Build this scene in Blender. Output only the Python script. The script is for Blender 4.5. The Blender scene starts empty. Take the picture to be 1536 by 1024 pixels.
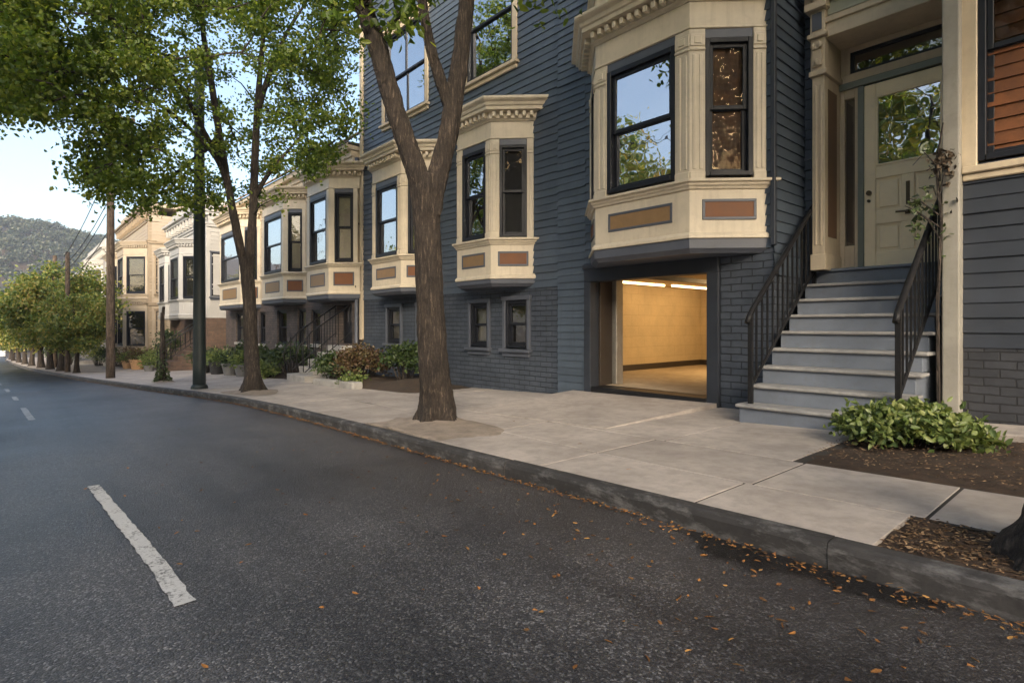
import bpy, bmesh, math, random
import numpy as np
from mathutils import Vector, Matrix, noise as mnoise
random.seed(7); rng = np.random.default_rng(11)
R = math.radians
sc = bpy.context.scene
COL = sc.collection

# ------------------------------------------------------------------ camera & measuring helpers
FPX, XC, YH = 850.0, 768.0, 488.0
AL = math.atan(752/850.0); CA, SA = math.cos(AL), math.sin(AL)
SLOPE = .036
def zg(x):                                   # height of the pavement: the street falls steadily to the west
    x = max(min(x, 60), -190)
    return -.93 + SLOPE*(x+2.6)
def at(px, py, D):                           # a surveyed point: bearing, elevation and distance measured from the tripod
    r = (px-XC)/FPX
    return Vector((-CA+SA*r, SA+CA*r, (YH-py)/FPX))*D
def prof(pts, x):
    if x >= pts[0][0]: return pts[0][1]
    for (a, ya), (b, yb) in zip(pts, pts[1:]):
        if x >= b:
            t = (x-a)/(b-a); return ya+(yb-ya)*t
    return pts[-1][1]
KERB = [(60, 1.2), (6, 2.2), (0, 2.4), (-2, 2.51), (-4, 2.6), (-6, 2.73), (-8.5, 2.84), (-11, 2.78), (-13.5, 2.52), (-16, 2.25), (-20, 1.88), (-25, 1.5),
        (-33, 1.0), (-46, .48), (-63, 0.05), (-90, -.5), (-190, -.7)]
def yk(x):                                   # kerb line, smoothed
    return sum(prof(KERB, x+d)*w for d, w in ((-1.2, .2), (-.5, .2), (0, .2), (.5, .2), (1.2, .2)))
def fac_y(x):                                # building line
    return prof([(60, 6.2), (-23.5, 6.2), (-24.5, 5.75), (-31, 5.4), (-42, 4.9), (-57, 4.3), (-100, 3.6), (-190, 3.6)], x)

# ------------------------------------------------------------------ materials
def new_mat(name):
    m = bpy.data.materials.new(name); m.use_nodes = True
    nt = m.node_tree; return m, nt, nt.nodes['Principled BSDF']
def N(nt, t, **k):
    n = nt.nodes.new(t)
    for a, b in k.items():
        if a in n.inputs: n.inputs[a].default_value = b
        else: setattr(n, a, b)
    return n
def ramp(nt, fac, stops):
    r = nt.nodes.new('ShaderNodeValToRGB'); e = r.color_ramp.elements
    while len(e) < len(stops): e.new(.5)
    for el, (p, c) in zip(e, stops):
        el.position = p; el.color = c if len(c) == 4 else (*c, 1)
    nt.links.new(fac, r.inputs[0]); return r.outputs[0]
def mixc(nt, fac, a, b, mode='MIX'):
    n = nt.nodes.new('ShaderNodeMix'); n.data_type = 'RGBA'; n.blend_type = mode
    for s, v in ((0, fac), (6, a), (7, b)):
        if hasattr(v, 'is_output') or isinstance(v, bpy.types.NodeSocket): nt.links.new(v, n.inputs[s])
        else: n.inputs[s].default_value = v if s == 0 else (*v[:3], 1)
    return n.outputs[2]
def math_(nt, op, a, b=None):
    n = nt.nodes.new('ShaderNodeMath'); n.operation = op
    for i, v in enumerate((a, b)):
        if v is None: continue
        if isinstance(v, bpy.types.NodeSocket): nt.links.new(v, n.inputs[i])
        else: n.inputs[i].default_value = v
    return n.outputs[0]
def coords(nt, scale=(1, 1, 1), kind='Object'):
    t = nt.nodes.new('ShaderNodeTexCoord'); mp = nt.nodes.new('ShaderNodeMapping')
    mp.inputs['Scale'].default_value = scale; nt.links.new(t.outputs[kind], mp.inputs[0]); return mp.outputs[0]
def noise(nt, vec, scale, detail=5, rough=.6):
    n = N(nt, 'ShaderNodeTexNoise', Scale=scale, Detail=detail, Roughness=rough); nt.links.new(vec, n.inputs['Vector']); return n.outputs['Fac']
def bump(nt, h, strength, dist, prev=None):
    b = N(nt, 'ShaderNodeBump', Strength=strength, Distance=dist); nt.links.new(h, b.inputs['Height'])
    if prev: nt.links.new(prev, b.inputs['Normal'])
    return b.outputs[0]
def dk(c, k): return tuple(x*k for x in c)

def paint(name, col, rough=.5, var=.18, scale=2.2, island=0.0, bstr=.15, bscale=60, streak=.0, grime=.25, gcol=(.05, .045, .04), metallic=0, stretch=(1, 1, 1), vgrime=0):
    """weathered paint / plaster / timber: blotches, dirt, streaks and fine tooth"""
    m, nt, p = new_mat(name); v = coords(nt)
    n1 = noise(nt, v, scale, 6, .62)
    c = mixc(nt, ramp(nt, n1, [(.3, (0, 0, 0)), (.72, (1, 1, 1))]), dk(col, 1-var), dk(col, 1+var))
    if island:
        g = nt.nodes.new('ShaderNodeNewGeometry')
        f = math_(nt, 'MULTIPLY_ADD', g.outputs['Random Per Island'], 2*island); nt.nodes[-1].inputs[2].default_value = 1-island
        cc = nt.nodes.new('ShaderNodeCombineColor')
        for i in range(3): nt.links.new(f, cc.inputs[i])
        c = mixc(nt, 1.0, c, cc.outputs[0], 'MULTIPLY')
    if grime:
        n2 = noise(nt, v, scale*4.3, 8, .7)
        c = mixc(nt, math_(nt, 'MULTIPLY', ramp(nt, n2, [(.52, (0, 0, 0)), (.78, (1, 1, 1))]), grime), c, gcol)
    if streak:
        v2 = coords(nt, (7, 7, .5)); n3 = noise(nt, v2, 2.0, 4, .6)
        c = mixc(nt, math_(nt, 'MULTIPLY', ramp(nt, n3, [(.5, (0, 0, 0)), (.75, (1, 1, 1))]), streak), c, dk(gcol, 1.2))
    nt.links.new(c, p.inputs['Base Color'])
    r = math_(nt, 'MULTIPLY_ADD', n1, .3); nt.nodes[-1].inputs[2].default_value = rough-.15
    nt.links.new(r, p.inputs['Roughness']); p.inputs['Metallic'].default_value = metallic
    if bstr:
        v3 = coords(nt, stretch)
        nt.links.new(bump(nt, noise(nt, v3, bscale, 4, .6), bstr, .01), p.inputs['Normal'])
    return m

def brick(name, c1, c2, mortar, w=.21, h=.072, rough=.75, bstr=.9, blot=1.0):
    m, nt, p = new_mat(name)
    t = nt.nodes.new('ShaderNodeTexCoord'); s = nt.nodes.new('ShaderNodeSeparateXYZ'); nt.links.new(t.outputs['Object'], s.inputs[0])
    cb = nt.nodes.new('ShaderNodeCombineXYZ'); nt.links.new(math_(nt, 'ADD', s.outputs[0], s.outputs[1]), cb.inputs[0]); nt.links.new(s.outputs[2], cb.inputs[1])
    wob = N(nt, 'ShaderNodeTexNoise', Scale=9.0); nt.links.new(t.outputs['Object'], wob.inputs['Vector'])
    vm = nt.nodes.new('ShaderNodeVectorMath'); vm.operation = 'SCALE'; vm.inputs['Scale'].default_value = .02; nt.links.new(wob.outputs['Color'], vm.inputs[0])
    va = nt.nodes.new('ShaderNodeVectorMath'); nt.links.new(cb.outputs[0], va.inputs[0]); nt.links.new(vm.outputs[0], va.inputs[1])
    b = N(nt, 'ShaderNodeTexBrick', Scale=1.0); b.inputs['Brick Width'].default_value = w; b.inputs['Row Height'].default_value = h
    b.inputs['Mortar Size'].default_value = .007; b.inputs['Mortar Smooth'].default_value = .4; b.inputs['Bias'].default_value = -.1
    b.inputs['Color1'].default_value = (*c1, 1); b.inputs['Color2'].default_value = (*c2, 1); b.inputs['Mortar'].default_value = (*mortar, 1)
    nt.links.new(va.outputs[0], b.inputs['Vector'])
    n1 = noise(nt, t.outputs['Object'], 2.4, 7, .7)
    c = mixc(nt, 1.0, b.outputs['Color'], ramp(nt, n1, [(.25, (1-.45*blot, 1-.45*blot, 1-.42*blot)), (.75, (1+.35*blot, 1+.3*blot, 1+.25*blot))]), 'MULTIPLY')
    nt.links.new(c, p.inputs['Base Color']); p.inputs['Roughness'].default_value = rough
    h1 = math_(nt, 'SUBTRACT', 1.0, b.outputs['Fac'])
    n2 = noise(nt, t.outputs['Object'], 38, 5, .65)
    nt.links.new(bump(nt, n2, .35, .01, bump(nt, h1, bstr, .012)), p.inputs['Normal'])
    return m

def foliage(name, cols, trans=.35, rough=.45):
    m, nt, p = new_mat(name); g = nt.nodes.new('ShaderNodeNewGeometry')
    v = coords(nt); n1 = noise(nt, v, .9, 3, .6)
    f = math_(nt, 'ADD', math_(nt, 'MULTIPLY', g.outputs['Random Per Island'], .75), math_(nt, 'MULTIPLY', math_(nt, 'SUBTRACT', n1, .38), .9))
    c = ramp(nt, f, [(i/(len(cols)-1), k) for i, k in enumerate(cols)])
    nt.links.new(c, p.inputs['Base Color']); p.inputs['Roughness'].default_value = rough
    tr = nt.nodes.new('ShaderNodeBsdfTranslucent')
    tc = mixc(nt, 1.0, c, (1.5, 1.45, .7), 'MULTIPLY'); nt.links.new(tc, tr.inputs[0])
    mx = nt.nodes.new('ShaderNodeMixShader'); mx.inputs[0].default_value = trans
    nt.links.new(p.outputs[0], mx.inputs[1]); nt.links.new(tr.outputs[0], mx.inputs[2])
    nt.links.new(mx.outputs[0], nt.nodes['Material Output'].inputs[0]); return m

def bark(name, dark, light, scale=1.0):
    """long wavering ridges with dark fissures between, broken by finer flakes"""
    m, nt, p = new_mat(name)
    w = coords(nt); v = coords(nt, (1, 1, .13)); v2 = coords(nt, (1, 1, .4))
    def ridged(vec, sc_, det):
        n = noise(nt, vec, sc_, det, .62); return math_(nt, 'MULTIPLY', math_(nt, 'ABSOLUTE', math_(nt, 'SUBTRACT', n, .5)), 4.0)
    a = ridged(v, 30*scale, 3); b = ridged(v2, 62*scale, 4); n1 = noise(nt, w, 4.5, 5, .65); n3 = noise(nt, w, 120, 3, .7)
    h = math_(nt, 'MINIMUM', math_(nt, 'ADD', math_(nt, 'MULTIPLY', a, .75), math_(nt, 'MULTIPLY', b, .3)), 1.0)
    f = math_(nt, 'ADD', math_(nt, 'MULTIPLY', h, .55), math_(nt, 'ADD', math_(nt, 'MULTIPLY', n1, .45), math_(nt, 'MULTIPLY', math_(nt, 'SUBTRACT', n3, .5), .35)))
    nt.links.new(ramp(nt, f, [(.22, dk(dark, .28)), (.46, dark), (.88, light)]), p.inputs['Base Color'])
    p.inputs['Roughness'].default_value = .9
    nt.links.new(bump(nt, n3, .35, .006, bump(nt, h, .9, .02)), p.inputs['Normal']); return m

def glass(name='window_glass', fac=.55, tint=(.93, .96, 1), wob=.012, ior=1.5):
    m, nt, p = new_mat(name); nt.nodes.remove(p)
    g = N(nt, 'ShaderNodeBsdfGlossy'); g.inputs['Color'].default_value = (*tint, 1); g.inputs['Roughness'].default_value = .012
    v = coords(nt); nt.links.new(bump(nt, noise(nt, v, 2.2, 2, .5), wob*6, .06), g.inputs['Normal'])
    t = nt.nodes.new('ShaderNodeBsdfTransparent'); t.inputs[0].default_value = (.82, .85, .86, 1)
    fr = N(nt, 'ShaderNodeFresnel'); fr.inputs['IOR'].default_value = ior
    f = math_(nt, 'ADD', fr.outputs[0], fac)
    mx = nt.nodes.new('ShaderNodeMixShader'); nt.links.new(math_(nt, 'MINIMUM', f, .95), mx.inputs[0])
    nt.links.new(t.outputs[0], mx.inputs[1]); nt.links.new(g.outputs[0], mx.inputs[2])
    nt.links.new(mx.outputs[0], nt.nodes['Material Output'].inputs[0]); return m

def asphalt():
    m, nt, p = new_mat('asphalt'); v = coords(nt)
    vo = N(nt, 'ShaderNodeTexVoronoi', Scale=150.0); nt.links.new(v, vo.inputs['Vector'])
    vb = N(nt, 'ShaderNodeTexVoronoi', Scale=70.0); nt.links.new(v, vb.inputs['Vector'])
    n1 = noise(nt, v, .45, 6, .6); n2 = noise(nt, v, 5, 6, .7); n3 = noise(nt, v, 210, 3, .7)
    s = nt.nodes.new('ShaderNodeSeparateColor'); nt.links.new(vo.outputs['Color'], s.inputs[0])
    stone = ramp(nt, s.outputs[0], [(.0, (.016, .016, .018)), (.5, (.034, .034, .036)), (.74, (.065, .063, .062)), (.9, (.125, .125, .124)), (1, (.26, .26, .255))])
    c = mixc(nt, .30, stone, ramp(nt, n2, [(.3, (.03, .03, .032)), (.7, (.085, .082, .08))]))
    c = mixc(nt, 1.0, c, (.90, .92, .97), 'MULTIPLY')
    nb = noise(nt, coords(nt, (.10, 1.3, 1)), 1.3, 4, .55)
    c = mixc(nt, 1.0, c, ramp(nt, nb, [(.34, (.55, .55, .57)), (.62, (1.35, 1.33, 1.32))]), 'MULTIPLY')
    c = mixc(nt, 1.0, c, ramp(nt, n1, [(.34, (.5, .5, .53)), (.64, (1.4, 1.36, 1.3))]), 'MULTIPLY')
    # wheel tracks polished along the lane, brown dust toward the gutter
    sp = nt.nodes.new('ShaderNodeSeparateXYZ'); nt.links.new(v, sp.inputs[0])
    yy = math_(nt, 'ADD', sp.outputs[1], math_(nt, 'MULTIPLY', math_(nt, 'SUBTRACT', n2, .5), .5))
    dust = ramp(nt, math_(nt, 'MULTIPLY', yy, .4), [(.55, (0, 0, 0)), (1.0, (1, 1, 1))])
    c = mixc(nt, math_(nt, 'MULTIPLY', dust, .32), c, (.085, .068, .055))
    nt.links.new(c, p.inputs['Base Color'])
    nt.links.new(ramp(nt, n1, [(.3, (.30, .30, .30)), (.7, (.54, .54, .54))]), p.inputs['Roughness'])
    hb = math_(nt, 'SUBTRACT', 1.0, math_(nt, 'ADD', vo.outputs['Distance'], math_(nt, 'MULTIPLY', vb.outputs['Distance'], .8)))
    nt.links.new(bump(nt, n3, .25, .003, bump(nt, hb, .6, .005)), p.inputs['Normal']); return m

def concrete(name, col, island=.1, stain=.35, wear=0):
    m, nt, p = new_mat(name); v = coords(nt); g = nt.nodes.new('ShaderNodeNewGeometry')
    n1 = noise(nt, v, 1.3, 8, .65); n2 = noise(nt, v, 9, 8, .7); n3 = noise(nt, v, 170, 3, .7)
    c = mixc(nt, ramp(nt, n1, [(.32, (0, 0, 0)), (.7, (1, 1, 1))]), dk(col, .66), dk(col, 1.2))
    f = math_(nt, 'MULTIPLY_ADD', g.outputs['Random Per Island'], 2*island); nt.nodes[-1].inputs[2].default_value = 1-island
    cc = nt.nodes.new('ShaderNodeCombineColor')
    for i in range(3): nt.links.new(f, cc.inputs[i])
    c = mixc(nt, 1.0, c, cc.outputs[0], 'MULTIPLY')
    c = mixc(nt, math_(nt, 'MULTIPLY', ramp(nt, n2, [(.44, (0, 0, 0)), (.62, (1, 1, 1))]), stain), c, dk(col, .40))
    c = mixc(nt, math_(nt, 'MULTIPLY', n3, .3), c, dk(col, .62))
    if wear:
        n4 = noise(nt, coords(nt, (1, 1, 3)), 4.5, 8, .75)
        c = mixc(nt, ramp(nt, n4, [(.49, (0, 0, 0)), (.64, (wear, wear, wear))]), c, (.24, .235, .23))
    nt.links.new(c, p.inputs['Base Color']); p.inputs['Roughness'].default_value = .78
    vo = N(nt, 'ShaderNodeTexVoronoi', Scale=1.1, feature='DISTANCE_TO_EDGE'); 
    nt.links.new(bump(nt, n3, .3, .004, bump(nt, n2, .35, .012)), p.inputs['Normal']); return m

def plain(name, col, rough=.6, metallic=0):
    m, nt, p = new_mat(name); p.inputs['Base Color'].default_value = (*col, 1); p.inputs['Roughness'].default_value = rough; p.inputs['Metallic'].default_value = metallic
    v = coords(nt); n = noise(nt, v, 14, 5, .6)
    nt.links.new(mixc(nt, n, dk(col, .75), dk(col, 1.25)), p.inputs['Base Color']); return m

def emit(name, col, s):
    m, nt, p = new_mat(name); p.inputs['Base Color'].default_value = (.8, .8, .8, 1)
    p.inputs['Emission Color'].default_value = (*col, 1); p.inputs['Emission Strength'].default_value = s; return m

def chips(name, cols, rough=.8):
    m, nt, p = new_mat(name); g = nt.nodes.new('ShaderNodeNewGeometry')
    nt.links.new(ramp(nt, g.outputs['Random Per Island'], [(i/(len(cols)-1), k) for i, k in enumerate(cols)]), p.inputs['Base Color'])
    p.inputs['Roughness'].default_value = rough; return m

NAVY = (.068, .089, .118)
MT = dict(
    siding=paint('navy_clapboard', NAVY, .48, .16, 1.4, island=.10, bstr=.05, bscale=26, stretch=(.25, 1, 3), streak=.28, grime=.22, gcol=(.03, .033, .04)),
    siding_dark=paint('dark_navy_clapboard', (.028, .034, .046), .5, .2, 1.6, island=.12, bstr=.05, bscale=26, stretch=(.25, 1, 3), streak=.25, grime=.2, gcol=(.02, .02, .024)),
    cream=paint('cream_trim', (.62, .54, .41), .5, .10, 3, bstr=.08, bscale=45, streak=.26, grime=.24, gcol=(.25, .20, .135)),
    cream2=paint('aged_cream_trim', (.56, .47, .34), .55, .12, 3, bstr=.1, bscale=45, streak=.25, grime=.25, gcol=(.24, .18, .11)),
    sage=paint('sage_frieze', (.36, .37, .29), .55, .1, 3, grime=.2, gcol=(.2, .19, .15)),
    slate=paint('slate_trim', (.085, .095, .12), .45, .15, 3, grime=.15),
    black=paint('black_sash', (.016, .018, .024), .38, .2, 4, bstr=.06, grime=.1, gcol=(.06, .06, .06)),
    iron=paint('black_iron', (.012, .012, .013), .42, .3, 8, bstr=.25, bscale=90, grime=.15, gcol=(.06, .04, .03)),
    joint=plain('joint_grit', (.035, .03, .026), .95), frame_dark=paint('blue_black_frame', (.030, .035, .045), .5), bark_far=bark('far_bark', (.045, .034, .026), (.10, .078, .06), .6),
    cheek=paint('brown_cheek', (.15, .085, .045), .5), post=paint('weathered_post', (.29, .275, .24), .6, .15, 4, bstr=.15, streak=.4, grime=.35, gcol=(.14, .14, .10)),
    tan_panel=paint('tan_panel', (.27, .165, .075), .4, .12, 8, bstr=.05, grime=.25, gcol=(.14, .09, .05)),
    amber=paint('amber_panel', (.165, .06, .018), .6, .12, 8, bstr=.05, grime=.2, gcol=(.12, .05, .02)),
    door=paint('door_paint', (.90, .76, .52), .5, .06, 3, bstr=.05, grime=.2, gcol=(.32, .28, .2)),
    greenbar=paint('grey_green_trim', (.17, .19, .165), .4, .1, 4, grime=.2),
    step=paint('grey_stair_paint', (.145, .168, .208), .5, .13, 3.5, bstr=.12, grime=.35, gcol=(.11, .105, .10), streak=.18),
    nosing=paint('worn_stair_edge', (.27, .265, .26), .55, .25, 6, bstr=.15, grime=.5, gcol=(.15, .15, .155)),
    brick_navy=brick('painted_navy_brick', (.052, .066, .088), (.060, .075, .100), (.020, .026, .036), w=.25, h=.08, bstr=1.0),
    garage_block=brick('garage_block_wall', (.52, .42, .27), (.50, .40, .255), (.45, .36, .23), w=.42, h=.205, bstr=.3, blot=.35),
    brick_dark=brick('painted_dark_brick', (.030, .034, .042), (.038, .042, .052), (.016, .018, .022)),
    brick_grey=brick('grey_brown_brick', (.125, .098, .086), (.085, .072, .066), (.05, .046, .043), bstr=.9),
    brick_brown=brick('brown_brick', (.16, .10, .07), (.11, .075, .055), (.10, .085, .07)),
    garage_wall=paint('garage_wall', (.56, .43, .25), .7, .12, 3, bstr=.2, grime=.15, gcol=(.3, .2, .1)),
    garage_floor=concrete('garage_floor', (.42, .34, .24)),
    garage_dark=paint('garage_dark_trim', (.034, .025, .018), .6, .2, 4),
    steel=paint('galvanised_track', (.36, .34, .30), .4, .1, 6, metallic=.6),
    concrete=concrete('sidewalk_concrete', (.46, .405, .36)),
    stone=concrete('step_stone', (.40, .385, .36)),
    kerb=concrete('kerb_stone', (.050, .047, .046), island=.18, stain=.6, wear=.5),
    dirt=concrete('pit_dirt', (.34, .28, .225), stain=.55),
    soil=paint('soil', (.05, .034, .022), .9, .35, 6, bstr=.8, bscale=40, grime=.3, gcol=(.015, .01, .008)),
    asphalt=asphalt(),
    glass=glass(), glass_dark=glass('dim_window_glass', .13, (.95, .9, .82)), glass_amber=glass('amber_window_glass', .0, (1, .80, .5), ior=1.22),  # last glass: sunset glow put into its amber reflection tint
    amber_dark=paint('brown_shade', (.075, .032, .010), .7, .6, 5, grime=.6, gcol=(.012, .007, .004)), dark=plain('dark_room', (.014, .012, .011), .8),  # first entry: amber sunset reflection painted as a blotchy brown backing
    blind=paint('pale_roller_blind', (.50, .44, .36), .8, .1, 4, grime=.1),
    blind_warm=paint('amber_blind', (.15, .052, .015), .7, .4, 3, island=.25, grime=.6, gcol=(.03, .012, .005)),  # mirrored sunset boards put into the colour of slats behind the pane
    bark=bark('grey_brown_bark', (.050, .037, .028), (.25, .19, .14)),
    bark2=bark('dark_bark', (.052, .040, .032), (.17, .13, .10), .8),
    leaf=foliage('maple_leaves', [(.055, .096, .022), (.108, .172, .031), (.19, .25, .044), (.33, .35, .075)], .6),
    leaf_far=foliage('far_street_leaves', [(.06, .10, .028), (.11, .17, .04), (.19, .23, .05), (.30, .28, .07), (.40, .27, .10)], .35),
    leaf_hill=foliage('hill_leaves', [(.018, .03, .017), (.03, .045, .024), (.05, .062, .03), (.09, .085, .04)], .1),
    shrub=foliage('bright_shrub_leaves', [(.04, .07, .025), (.10, .15, .04), (.19, .24, .07), (.36, .38, .15)], .25),
    shrub_dark=foliage('dark_shrub_leaves', [(.02, .035, .014), (.04, .07, .02), (.08, .11, .03)], .2),
    shrub_rust=foliage('rusty_shrub_leaves', [(.05, .028, .018), (.10, .055, .03), (.09, .08, .03), (.17, .09, .045)], .2),
    ivy=foliage('vine_leaves', [(.03, .05, .02), (.07, .10, .035), (.13, .16, .06)], .2),
    litter=chips('fallen_leaf_litter', [(.16, .065, .018), (.30, .13, .03), (.09, .045, .02), (.42, .22, .06)]),
    chip=chips('wood_chips', [(.05, .028, .015), (.14, .08, .04), (.03, .019, .012), (.36, .24, .13), (.09, .05, .025), (.22, .13, .06)]),
    mulch=paint('mulch_base', (.045, .027, .016), .95, .4, 14, bstr=1.0, bscale=55, grime=.3, gcol=(.012, .008, .006)),
    pole=bark('weathered_pole_wood', (.11, .08, .058), (.22, .165, .12), .5),
    lamp=paint('dark_green_pole_paint', (.022, .032, .034), .38, .2, 5, bstr=.1, grime=.2, gcol=(.05, .06, .03)),
    wire=plain('cable', (.02, .02, .02), .6),
    white=paint('white_house_paint', (.40, .395, .38), .55, .08, 2, island=.04, bstr=.1, streak=.15, grime=.15, gcol=(.3, .28, .25)),
    beige=paint('beige_house_paint', (.35, .295, .225), .55, .1, 2, island=.04, bstr=.1, streak=.2, grime=.2, gcol=(.3, .22, .14)),
    tan=paint('tan_house_paint', (.27, .215, .15), .6, .12, 2, island=.04, grime=.2, gcol=(.2, .13, .07)),
    grey=paint('grey_house_paint', (.30, .29, .28), .6, .1, 2, island=.05, grime=.2),
    roof=paint('tile_roof', (.40, .24, .13), .75, .25, 5, island=.22, bstr=.4, grime=.3, gcol=(.16, .09, .05)),
    roof_grey=paint('felt_roof', (.10, .095, .09), .85, .2, 3, bstr=.3),
    pot_tan=paint('terracotta_pot', (.45, .27, .14), .7, .15, 8, grime=.3, gcol=(.2, .13, .08)),
    pot_black=paint('black_planter', (.022, .022, .024), .45, .2, 8),
    pot_grey=paint('grey_planter', (.16, .16, .165), .7, .15, 8),
    line=None, brass=plain('dark_brass', (.08, .06, .035), .35, .8),
    car=paint('pale_car_paint', (.55, .56, .58), .3, .05, 2, bstr=0, grime=.05), tyre=plain('tyre', (.015, .015, .015), .8),
    strip=emit('led_strip', (1.0, .66, .32), 2.6),
)
def line_paint():
    m, nt, p = new_mat('worn_road_paint'); v = coords(nt)
    n = noise(nt, v, 55, 6, .75); n2 = noise(nt, v, 6, 5, .6)
    f = ramp(nt, math_(nt, 'ADD', math_(nt, 'MULTIPLY', n, .75), math_(nt, 'MULTIPLY', n2, .45)), [(.60, (0, 0, 0)), (.72, (1, 1, 1))])
    nt.links.new(mixc(nt, f, mixc(nt, n2, (.42, .415, .40), (.62, .61, .59)), (.10, .098, .095)), p.inputs['Base Color'])
    p.inputs['Roughness'].default_value = .7; nt.links.new(bump(nt, n, .5, .004), p.inputs['Normal']); return m
MT['line'] = line_paint()
def damp():
    m = paint('damp_asphalt', (.017, .016, .016), .30, .25, 5, bstr=.5, bscale=110, grime=.2); nt = m.node_tree
    a = nt.nodes.new('ShaderNodeAttribute'); a.attribute_name = 'damp'
    n = noise(nt, coords(nt), 16, 6, .7); t = nt.nodes.new('ShaderNodeBsdfTransparent'); mx = nt.nodes.new('ShaderNodeMixShader')
    f = ramp(nt, math_(nt, 'ADD', a.outputs['Fac'], math_(nt, 'MULTIPLY', math_(nt, 'SUBTRACT', n, .5), 1.3)), [(.25, (0, 0, 0)), (.75, (.62, .62, .62))])
    nt.links.new(f, mx.inputs[0]); nt.links.new(t.outputs[0], mx.inputs[1]); nt.links.new(nt.nodes['Principled BSDF'].outputs[0], mx.inputs[2]); nt.links.new(mx.outputs[0], nt.nodes['Material Output'].inputs[0]); return m
MT['wet'] = damp()
for k in ('iron', 'black', 'frame_dark'):
    MT[k].node_tree.nodes['Principled BSDF'].inputs['Specular IOR Level'].default_value = .25

# ------------------------------------------------------------------ mesh helpers
class MB:
    def __init__(s): s.v = []; s.f = []; s.fr = None
    def frame(s, o=None, U=None, Nn=None): s.fr = None if o is None else (Vector(o), Vector(U), Vector(Nn)); return s
    def P(s, p):
        if s.fr is None: return tuple(p)
        o, U, Nn = s.fr; return tuple(o + U*p[0] + Nn*p[1] + Vector((0, 0, p[2])))
    def add(s, vs, fs):
        b = len(s.v); s.v += [s.P(p) for p in vs]; s.f += [tuple(i+b for i in f) for f in fs]; return s
    def box(s, u0, u1, d0, d1, z0, z1):
        vs = [(u, d, z) for z in (z0, z1) for d in (d0, d1) for u in (u0, u1)]
        return s.add(vs, [(0, 1, 3, 2), (4, 6, 7, 5), (0, 4, 5, 1), (1, 5, 7, 3), (3, 7, 6, 2), (2, 6, 4, 0)])
    def quad(s, a, b, c, d): return s.add([a, b, c, d], [(0, 1, 2, 3)])
    def prism(s, poly, z0, z1):                  # plan polygon (x,y); z may be function of (x,y)
        n = len(poly); f0 = z0 if callable(z0) else (lambda x, y: z0); f1 = z1 if callable(z1) else (lambda x, y: z1)
        vs = [(x, y, f0(x, y)) for x, y in poly]+[(x, y, f1(x, y)) for x, y in poly]
        return s.add(vs, [tuple(range(n))[::-1], tuple(range(n, 2*n))]+[(i, (i+1) % n, n+(i+1) % n, n+i) for i in range(n)])
    def tube(s, pts, rad, n=8, cap=True, jit=0, seed=0, ridge=0):
        pts = [Vector(p) for p in pts]; rr = random.Random(seed); b = len(s.v)
        ph = [rr.uniform(0, 6.28) for _ in range(6)]
        up = None; L = 0
        for i, p in enumerate(pts):
            t = (pts[min(i+1, len(pts)-1)]-pts[max(i-1, 0)]).normalized()
            if up is None: up = (Vector((0, 1, 0)) if abs(t.y) < .9 else Vector((1, 0, 0)))
            side = t.cross(up).normalized(); up = side.cross(t).normalized()
            if i: L += (pts[i]-pts[i-1]).length
            r = rad[i] if hasattr(rad, '__len__') else rad
            for k in range(n):
                a = 2*math.pi*k/n
                j = 1+jit*(.6*math.sin(3*a+ph[0]+L*1.3)+.5*math.sin(5*a+ph[1]-L*2.1)+.5*math.sin(L*5+ph[2]+a)+rr.uniform(-.35, .35)) if jit else 1
                if ridge: j *= 1+.20*math.exp(-max(0, L-.08)/.16)*(math.cos(5*a+ph[3])+.5*math.cos(3*a+ph[4]))
                q = p+(side*math.cos(a)+up*math.sin(a))*r*j
                if ridge and r > .03:
                    h = (1-2.6*abs(mnoise.noise((q.x*19, q.y*19, q.z*2.6))))*.7+(1-2.6*abs(mnoise.noise((q.x*41+7, q.y*41, q.z*6))))*.35
                    q = q+(side*math.cos(a)+up*math.sin(a))*ridge*min(1, r/.11)*(h-.35)
                s.v.append(s.P(q))
        m = len(pts)
        for i in range(m-1):
            for k in range(n):
                s.f.append((b+i*n+k, b+i*n+(k+1) % n, b+(i+1)*n+(k+1) % n, b+(i+1)*n+k))
        if cap: s.f.append(tuple(b+k for k in range(n))[::-1]); s.f.append(tuple(b+(m-1)*n+k for k in range(n)))
        return s
    def lathe(s, c, prof_, n=20):
        b = len(s.v)
        for r, z in prof_:
            for k in range(n):
                a = 2*math.pi*k/n; s.v.append(s.P((c[0]+r*math.cos(a), c[1]+r*math.sin(a), c[2]+z)))
        for i in range(len(prof_)-1):
            for k in range(n): s.f.append((b+i*n+k, b+i*n+(k+1) % n, b+(i+1)*n+(k+1) % n, b+(i+1)*n+k))
        s.f.append(tuple(b+k for k in range(n))[::-1]); s.f.append(tuple(b+(len(prof_)-1)*n+k for k in range(n))); return s
    def build(s, name, mat, parent=None, bevel=0, smooth=False, recalc=True, seg=1):
        me = bpy.data.meshes.new(name); me.from_pydata(s.v, [], s.f)
        if recalc:
            bm = bmesh.new(); bm.from_mesh(me); bmesh.ops.recalc_face_normals(bm, faces=bm.faces); bm.to_mesh(me); bm.free()
        for m in (mat if isinstance(mat, (list, tuple)) else [mat]):
            if m: me.materials.append(m)
        if smooth: me.shade_smooth()
        o = bpy.data.objects.new(name, me); COL.objects.link(o); adopt(o, parent)
        if bevel:
            md = o.modifiers.new('bevel', 'BEVEL'); md.width = bevel; md.segments = seg; md.limit_method = 'ANGLE'; md.angle_limit = R(40)
        return o
def adopt(o, parent):
    if parent is None: return
    o.parent = parent
    if parent.type == 'EMPTY': o.matrix_parent_inverse = Matrix.Translation(-Vector(parent.location))
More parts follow.
